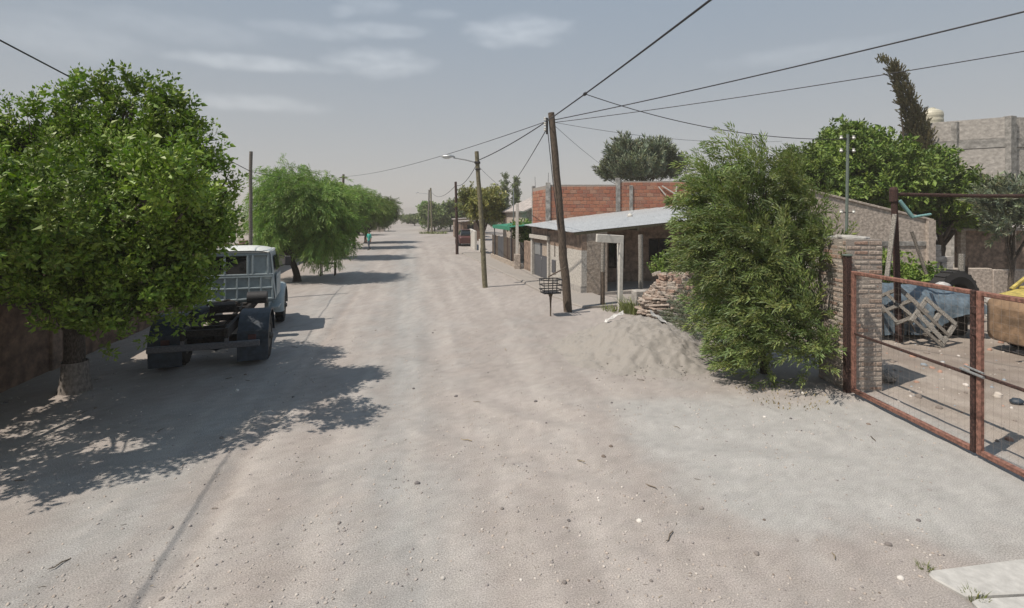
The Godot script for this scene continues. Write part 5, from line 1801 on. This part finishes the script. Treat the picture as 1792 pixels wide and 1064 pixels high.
	b.beam(Vector3(-0.25, 0.24, 0.14), Vector3(0.5, 0.08, 0.24), 0.02, 0.08)
	put(b, "iron", M.dark_steel, o)
	for k in 3:
		var q: Array = [[6.75, 9.25, 0.17, "rounded pale stone in the pillar's shadow behind the gate"], [6.45, 9.3, 0.10, "small grey stone at the foot of the brick pillar"], [7.95, 8.1, 0.09, "bluish grey lump of rubbish on the yard floor"]][k]
		o = base("yard_stone", V(q[0], q[2] * 0.5, q[1]), k * 1.3, q[3], "stone", "stones in the yard")
		o.scale = Vector3.ONE * q[2]
		put(stone_mesh(40 + k), "rock", M.stone if k < 2 else M.truck_dark_blue, o)
	# brown brick shed at the back
	o = base("brick_shed", V(19.6, 0, 22.6), -0.05, "low brown brick shed at the back of the yard", "shed")
	b = MB.new()
	b.box(Vector3(3.5, 1.15, -0.1), Vector3(7.0, 2.4, 0.2))
	put(b, "wall", M.brown_brick, o)
	b = MB.new()
	b.box(Vector3(3.5, 2.42, -1.2), Vector3(7.3, 0.09, 2.8), Basis(Vector3.RIGHT, 0.06))
	put(b, "roof", M.tile_roof, o)
	for x in [0.1, 2.2, 5.0]:
		b = MB.new()
		b.box(Vector3(x, 1.15, 0.06), Vector3(0.22, 2.36, 0.2), Basis(), 0.01)
		put(b, "pier", M.block, o)
	b = MB.new()
	b.box(Vector3(3.4, 1.0, 0.02), Vector3(0.95, 2.0, 0.08))
	put(b, "door", M.wood_dark, o)
	o = base("low_block_wall", V(16.2, 0, 19.6), 0.0, "low pale rubble wall running in front of the brick shed", "wall")
	b = MB.new()
	for i in 3:
		b.box(Vector3(1.0 + i * 2.0, 0.45 - 0.05 * i, 0.02 * i), Vector3(2.0, 1.0, 0.25), Basis(), 0.02)
	put(b, "wall", M.pink_wall, o)
	# unfinished grey building, top right
	o = base("grey_building", V(29.0, 0, 30.0), 0.0, "unfinished grey block building with concrete band at top right", "building")
	var da := Vector3(-0.83, 0, -0.56).normalized()
	b = MB.new()
	var NB := Basis(da, Vector3.UP, da.cross(Vector3.UP))
	b.box(Vector3(0, 3.45, 0) + da * 2.4 - NB.z * 0.12, Vector3(4.6, 6.9, 0.24), NB)
	b.box(Vector3(0, 8.06, 0) + da * 2.4 - NB.z * 0.12, Vector3(4.6, 1.2, 0.22), NB)
	b.box(Vector3(3.1, 3.45, -0.1), Vector3(6.0, 6.9, 0.24))
	b.box(Vector3(3.1, 8.06, -0.1), Vector3(6.0, 1.2, 0.22))
	put(b, "block_wall", M.grey_block, o)
	b = MB.new()
	b.box(Vector3(0, 7.18, 0) + da * 2.4 - NB.z * 0.10, Vector3(4.6, 0.52, 0.34), NB)
	b.box(Vector3(3.1, 7.18, -0.09), Vector3(6.0, 0.52, 0.32))
	put(b, "concrete_band", M.band, o)
	for q in [[0.0, 8.7], [2.4, 8.6], [4.7, 8.55]]:
		b = MB.new()
		b.box(Vector3(0, q[1] / 2.0, 0) + da * q[0] - NB.z * 0.1, Vector3(0.5, q[1], 0.42), Basis(Vector3.UP, 0.3), 0.015)
		put(b, "concrete_column", M.band, o)
	for q in [[1.2, 0.0], [3.5, 0.0]]:
		b = MB.new()
		b.box(Vector3(0, 7.98, 0) + da * q[0] - NB.z * 0.075, Vector3(0.12, 1.1, 0.18), NB)
		put(b, "pilaster", M.band, o)
	o = base("water_tank", V(29.7, 0, 36.4), 0.0, "cream ribbed water tank on the roof of the grey building", "tank")
	b = MB.new()
	var prf := []
	for i in 9:
		prf.append([8.75 + i * 0.17, 0.66 + (0.025 if i % 2 else 0.0)])
	prf.append_array([[10.25, 0.60], [10.42, 0.3], [10.44, 0.22], [10.52, 0.2]])
	b.lathe(Vector3.ZERO, Vector3.UP, prf, 24)
	put(b, "tank_shell", M.tank_cream, o)
	b = MB.new()
	b.box(Vector3(0, 4.37, 0), Vector3(1.6, 8.74, 1.6))
	put(b, "stand", M.grey_block, o)

# ---------------------------------------------------------------- left side and far right side
func make_far() -> void:
	var o := base("adobe_wall", V(-7.85, 0, 4.5), 0.21, "low brown wall in the shade behind the broad-leaved tree", "wall")
	var b := MB.new()
	b.box(Vector3(0, 0.80, -9.5), Vector3(0.25, 1.9, 19.0))
	put(b, "wall", M.adobe, o)
	for i in 8:
		b = MB.new()
		b.box(Vector3(0.03, 0.88, -0.6 - i * 2.5), Vector3(0.30, 2.0, 0.30), Basis(), 0.015)
		put(b, "pier", M.brown_brick, o)
	o = base("pale_fence_wall", V(-12.4, 0, 24.5), 0.21, "pale low wall seen between the truck and the pepper trees", "wall")
	b = MB.new()
	b.box(Vector3(0, 0.7, -14.0), Vector3(0.22, 1.7, 28.0))
	put(b, "wall", M.pink_wall, o)
	o = base("small_table", V(-9.0, 0, 25.2), 0.2, "small rough wooden table under the nearest pepper tree", "table")
	b = MB.new()
	b.box(Vector3(0, 0.60, 0), Vector3(0.75, 0.05, 0.5), Basis(), 0.008)
	put(b, "table_top", M.wood_grey, o)
	for q in [[-0.32, -0.2], [0.32, -0.2], [-0.32, 0.2], [0.32, 0.2]]:
		b = MB.new()
		b.box(Vector3(q[0], 0.28, q[1]), Vector3(0.05, 0.6, 0.05), Basis(), 0.006)
		put(b, "leg", M.wood_old, o)
	b = MB.new()
	b.beam(Vector3(-0.32, 0.15, 0.2), Vector3(0.32, 0.5, 0.2), 0.04, 0.03)
	put(b, "brace", M.wood_old, o)
	# house with the green awning
	o = base("gabled_house", V(0.9, 0, 33.0), 0.23, "pale house with gabled roof behind the green awning", "house")
	b = MB.new()
	b.box(Vector3(3.0, 1.6, -3.5), Vector3(6.0, 3.2, 7.0))
	b.tri(Vector3(0, 3.2, 0), Vector3(6, 3.2, 0), Vector3(3.0, 4.5, 0))
	b.tri(Vector3(0, 3.2, -7), Vector3(6, 3.2, -7), Vector3(3.0, 4.5, -7))
	put(b, "wall", M.pink_wall, o)
	b = MB.new()
	for s in [-1.0, 1.0]:
		b.beam(Vector3(3.0 + s * 1.62, 3.86, 0.3), Vector3(3.0 + s * 1.62, 3.86, -7.3), 3.5, 0.10, 0.0, Vector3(s * 0.40, 0.92, 0).normalized())
	put(b, "roof", M.tile_roof, o)
	b = MB.new()
	b.box(Vector3(-0.35, 3.6, -2.0), Vector3(0.06, 2.4, 0.06))
	put(b, "cable_mast", M.galvanised, o)
	o = base("green_awning", V(0.15, 0, 29.6), 0.23, "green awning over the fenced front yard", "awning")
	b = MB.new()
	b.box(Vector3(0.55, 2.36, -2.0), Vector3(1.9, 0.06, 5.0), Basis(Vector3(0, 0, 1), 0.10), 0.01)
	b.box(Vector3(-0.40, 2.20, -2.0), Vector3(0.03, 0.22, 5.0), Basis(), 0.005)
	put(b, "cover", M.green_awning, o)
	for z in [0.4, -4.4]:
		b = MB.new()
		b.tube([Vector3(-0.3, -0.1, z), Vector3(-0.3, 2.24, z)], [0.035, 0.035], 8)
		put(b, "post", M.grey_steel, o)
	o = base("metal_fence", V(0.33, 0, 27.8), 0.23, "dark metal fence with grey gate under the green awning", "fence")
	b = MB.new()
	b.box(Vector3(0, 0.15, -3.6), Vector3(0.2, 0.4, 7.6), Basis(), 0.01)
	put(b, "plinth", M.block, o)
	for i in 30:
		b = MB.new()
		b.box(Vector3(0, 0.98, -0.1 - i * 0.245), Vector3(0.03, 1.3 + 0.04 * sin(i * 1.3), [0.20, 0.16][i % 2]), Basis(), 0.005)
		put(b, "panel", M.grey_steel if i > 14 and i < 22 else M.wood_old if i % 5 else M.rust_dark, o)
	o = base("service_post", V(0.28, 0, 27.6), 0.0, "pale concrete service post at the end of the metal fence", "post")
	b = MB.new()
	b.box(Vector3(0, 1.75, 0), Vector3(0.16, 3.7, 0.16), Basis(), 0.015)
	put(b, "shaft", M.white_paint, o)
	b = MB.new()
	b.box(Vector3(0, 0.4, 0.03), Vector3(0.34, 0.95, 0.3), Basis(), 0.02)
	put(b, "meter_niche", M.pink_wall, o)
	o = base("brown_side_wall", V(1.15, 0, 25.6), 0.23, "dark brown brick wall between the metal fence and the zinc-roofed house", "wall")
	b = MB.new()
	b.box(Vector3(0.0, 0.75, -0.9), Vector3(0.15, 1.7, 2.0), Basis(), 0.01)
	put(b, "wall", M.brown_brick, o)
	o = base("white_wall", V(-2.3, 0, 39.5), 0.14, "bright white low wall below the yellowish street tree", "wall")
	b = MB.new()
	b.box(Vector3(0, 0.45, -1.0), Vector3(0.2, 1.1, 2.0), Basis(), 0.02)
	b.box(Vector3(-0.25, 0.75, -7.0), Vector3(0.2, 1.7, 7.0), Basis(), 0.02)
	put(b, "wall", M.white_paint, o)
	# small dark red car far down the right side
	o = base("parked_car", V(-4.55, 0, 50.0), 0.22, "dark red parked car beyond the white wall", "car")
	b = MB.new()
	var rr := []
	for q in [[2.0, 0.55, 0.26, 0.72], [1.9, 0.6, 0.36, 0.78], [0.9, 0.62, 0.38, 0.8], [-1.2, 0.62, 0.38, 0.8], [-1.95, 0.58, 0.3, 0.74]]:
		rr.append(rounded_rect(0, q[1], q[3], q[2], 0.12, q[0]))
	b.rings(rr)
	put(b, "body", M.red_car, o)
	b = MB.new()
	rr = []
	for q in [[1.7, 0.05, 0.66], [1.35, 0.26, 0.62], [0.1, 0.28, 0.62], [-0.7, 0.06, 0.66]]:
		rr.append(rounded_rect(0, 0.97 + q[1], q[2], q[1] + 0.02, 0.05, q[0], 0.12))
	b.rings(rr)
	put(b, "cabin", M.dark_glass, o)
	b = MB.new()
	b.box(Vector3(0, 1.525, 0.7), Vector3(1.02, 0.04, 1.3), Basis(), 0.015)
	put(b, "roof", M.red_car, o)
	for q in [[-0.72, 1.3], [0.72, 1.3], [-0.72, -1.25], [0.72, -1.25]]:
		b = MB.new()
		b.lathe(Vector3(q[0] - 0.09, 0.30, q[1]), Vector3.RIGHT, [[0, 0.2], [0.0, 0.28], [0.03, 0.31], [0.15, 0.31], [0.18, 0.28], [0.18, 0.02]], 18)
		put(b, "wheel", M.rubber, o)
	# far houses
	for k in 3:
		var q: Array = [[-7.2, 66.0, 3.0, 2.4, "small reddish far house behind the dark red car", "brown_brick"], [-27.0, 88.0, 5.0, 2.6, "pale far house half hidden by the pepper row", "pink_wall"], [-5.6, 58.0, 2.6, 2.2, "small brown far house left of the dark red car", "adobe"]][k]
		o = base("far_house", V(q[0], 0, q[1]), 0.2, q[4], "house", "houses at the far end of the street")
		b = MB.new()
		b.box(Vector3(q[2] / 2.0, q[3] / 2.0, -2.0), Vector3(q[2], q[3], 4.0))
		put(b, "wall", M[q[5]], o)
		b = MB.new()
		b.box(Vector3(q[2] / 2.0, q[3] + 0.06, -2.0), Vector3(q[2] + 0.4, 0.12, 4.4), Basis(Vector3(0, 0, 1), 0.05))
		put(b, "roof", M.tile_roof, o)
		b = MB.new()
		b.box(Vector3(q[2] * 0.35, 1.4, 0.01), Vector3(0.7, 0.8, 0.06))
		put(b, "window", M.dark_glass, o)
		b = MB.new()
		b.box(Vector3(-0.01, 1.0, -1.2), Vector3(0.06, 2.0, 0.9))
		put(b, "door", M.wood_dark, o)

# ---------------------------------------------------------------- person
func make_person() -> void:
	var o := base("person", V(-11.95, 0, 43.0), 2.6, "person in turquoise top and dark trousers walking on the left verge", "person")
	# joints with radii, joined with a smooth minimum and meshed as surface nets
	var J := {"hip": Vector3(0, 0.86, 0), "chest": Vector3(0, 1.20, 0.01), "neck": Vector3(0, 1.38, 0.015), "head": Vector3(0, 1.52, -0.005), "chin": Vector3(0, 1.44, -0.035),
		"ls": Vector3(-0.16, 1.32, 0), "rs": Vector3(0.16, 1.32, 0), "le": Vector3(-0.22, 1.06, 0.05), "re": Vector3(0.22, 1.06, -0.03), "lw": Vector3(-0.22, 0.84, -0.02), "rw": Vector3(0.23, 0.85, -0.13),
		"lh": Vector3(-0.08, 0.82, 0), "rh": Vector3(0.08, 0.82, 0), "lk": Vector3(-0.09, 0.45, -0.10), "rk": Vector3(0.09, 0.45, 0.02), "la": Vector3(-0.09, 0.08, -0.12), "ra": Vector3(0.09, 0.11, 0.22), "lt": Vector3(-0.10, 0.035, -0.26), "rt": Vector3(0.10, 0.045, 0.10)}
	var bones := [["hip", "chest", 0.125, 0.135, 1], ["chest", "neck", 0.12, 0.05, 1], ["neck", "head", 0.05, 0.095, 0], ["head", "chin", 0.095, 0.06, 0], ["ls", "le", 0.055, 0.042, 1], ["rs", "re", 0.055, 0.042, 1], ["le", "lw", 0.038, 0.026, 0], ["re", "rw", 0.038, 0.026, 0],
		["chest", "ls", 0.08, 0.06, 1], ["chest", "rs", 0.08, 0.06, 1], ["hip", "lh", 0.11, 0.09, 2], ["hip", "rh", 0.11, 0.09, 2], ["lh", "lk", 0.088, 0.058, 2], ["rh", "rk", 0.088, 0.058, 2], ["lk", "la", 0.056, 0.038, 2], ["rk", "ra", 0.056, 0.038, 2], ["la", "lt", 0.042, 0.03, 3], ["ra", "rt", 0.042, 0.03, 3]]
	var cs := 0.025
	var lo := Vector3(-0.35, -0.02, -0.36)
	var dim := Vector3i(28, 67, 28)
	var F := PackedFloat32Array()
	F.resize(dim.x * dim.y * dim.z)
	F.fill(1.0)
	var who := PackedInt32Array()
	who.resize(F.size())
	for bn in bones:
		var a: Vector3 = J[bn[0]]
		var e: Vector3 = J[bn[1]]
		var r0: float = bn[2]
		var r1: float = bn[3]
		var mn := (a.min(e) - Vector3.ONE * (maxf(r0, r1) + 0.08) - lo) / cs
		var mx := (a.max(e) + Vector3.ONE * (maxf(r0, r1) + 0.08) - lo) / cs
		for y in range(maxi(0, int(mn.y)), mini(dim.y, int(mx.y) + 1)):
			for z in range(maxi(0, int(mn.z)), mini(dim.z, int(mx.z) + 1)):
				for x in range(maxi(0, int(mn.x)), mini(dim.x, int(mx.x) + 1)):
					var p := lo + Vector3(x, y, z) * cs
					var t := clampf((p - a).dot(e - a) / (e - a).length_squared(), 0.0, 1.0)
					var dd := p.distance_to(a.lerp(e, t)) - lerpf(r0, r1, t)
					var k := x + dim.x * (y + dim.y * z)
					var f := F[k]
					if dd < f: who[k] = bn[4]
					var hh := clampf(0.5 + 0.5 * (f - dd) / 0.03, 0.0, 1.0)
					F[k] = lerpf(f, dd, hh) - 0.03 * hh * (1.0 - hh)
	var b := MB.new()
	var VX := {}
	var pal := [Color(0.30, 0.17, 0.11), Color(0.05, 0.33, 0.28), Color(0.045, 0.06, 0.085), Color(0.05, 0.045, 0.04), Color(0.02, 0.015, 0.012)]
	for z in dim.z - 1:
		for y in dim.y - 1:
			for x in dim.x - 1:
				var s := Vector3.ZERO
				var cnt := 0
				for ed in [[0, 1], [2, 3], [4, 5], [6, 7], [0, 2], [1, 3], [4, 6], [5, 7], [0, 4], [1, 5], [2, 6], [3, 7]]:
					var c0 := Vector3i(x + (ed[0] & 1), y + ((ed[0] >> 1) & 1), z + (ed[0] >> 2))
					var c1 := Vector3i(x + (ed[1] & 1), y + ((ed[1] >> 1) & 1), z + (ed[1] >> 2))
					var f0 := F[c0.x + dim.x * (c0.y + dim.y * c0.z)]
					var f1 := F[c1.x + dim.x * (c1.y + dim.y * c1.z)]
					if (f0 < 0.0) == (f1 < 0.0): continue
					s += Vector3(c0).lerp(Vector3(c1), f0 / (f0 - f1))
					cnt += 1
				if cnt: VX[Vector3i(x, y, z)] = lo + s / cnt * cs
	for cell in VX:
		for ax in 3:
			var nx := Vector3i.ZERO
			nx[ax] = 1
			var c1: Vector3i = cell + nx
			var f0 := F[cell.x + dim.x * (cell.y + dim.y * cell.z)]
			var f1 := F[c1.x + dim.x * (c1.y + dim.y * c1.z)]
			if (f0 < 0.0) == (f1 < 0.0): continue
			var u := Vector3i.ZERO
			u[(ax + 1) % 3] = 1
			var w := Vector3i.ZERO
			w[(ax + 2) % 3] = 1
			if not (VX.has(cell - u) and VX.has(cell - w) and VX.has(cell - u - w)): continue
			var k: int = who[cell.x + dim.x * (cell.y + dim.y * cell.z)]
			var pp: Vector3 = VX[cell]
			if pp.y > 1.53 or (pp.y > 1.44 and pp.z > 0.02): k = 4
			b.col = pal[k]
			var inside: Vector3 = lo + Vector3(cell if f0 < 0.0 else c1) * cs
			b.cquad(inside, VX[cell], VX[cell - u], VX[cell - u - w], VX[cell - w])
	# hands: five fingers each
	b.col = pal[0]
	for s in [-1.0, 1.0]:
		var w: Vector3 = J["lw"] if s < 0 else J["rw"]
		b.tube([w, w + Vector3(0, -0.05, -0.01), w + Vector3(0, -0.085, -0.015)], [0.026, 0.036, 0.032], 8)
		for i in 4:
			var q := w + Vector3(0, -0.08, -0.035 + i * 0.018)
			var ln: float = [0.06, 0.07, 0.066, 0.052][i]
			b.tube([q, q + Vector3(-s * 0.006, -ln * 0.55, 0), q + Vector3(-s * 0.02, -ln, 0)], [0.009, 0.0085, 0.007], 5)
		b.tube([w + Vector3(0, -0.03, -0.025), w + Vector3(-s * 0.012, -0.06, -0.055), w + Vector3(-s * 0.018, -0.085, -0.06)], [0.011, 0.01, 0.008], 5)
	b.tube([Vector3(0, 1.50, -0.085), Vector3(0, 1.475, -0.115)], [0.012, 0.016], 6)
	put(b, "body", M.figure, o)

func _ready() -> void:
	rng.seed = 1
	setup_view()
	make_materials()
	make_ground()
	make_house()
	make_gate()
	make_yard()
	make_far()
	make_plants()
	make_truck()
	make_poles()
	make_heaps()
	make_person()
	make_pebbles()
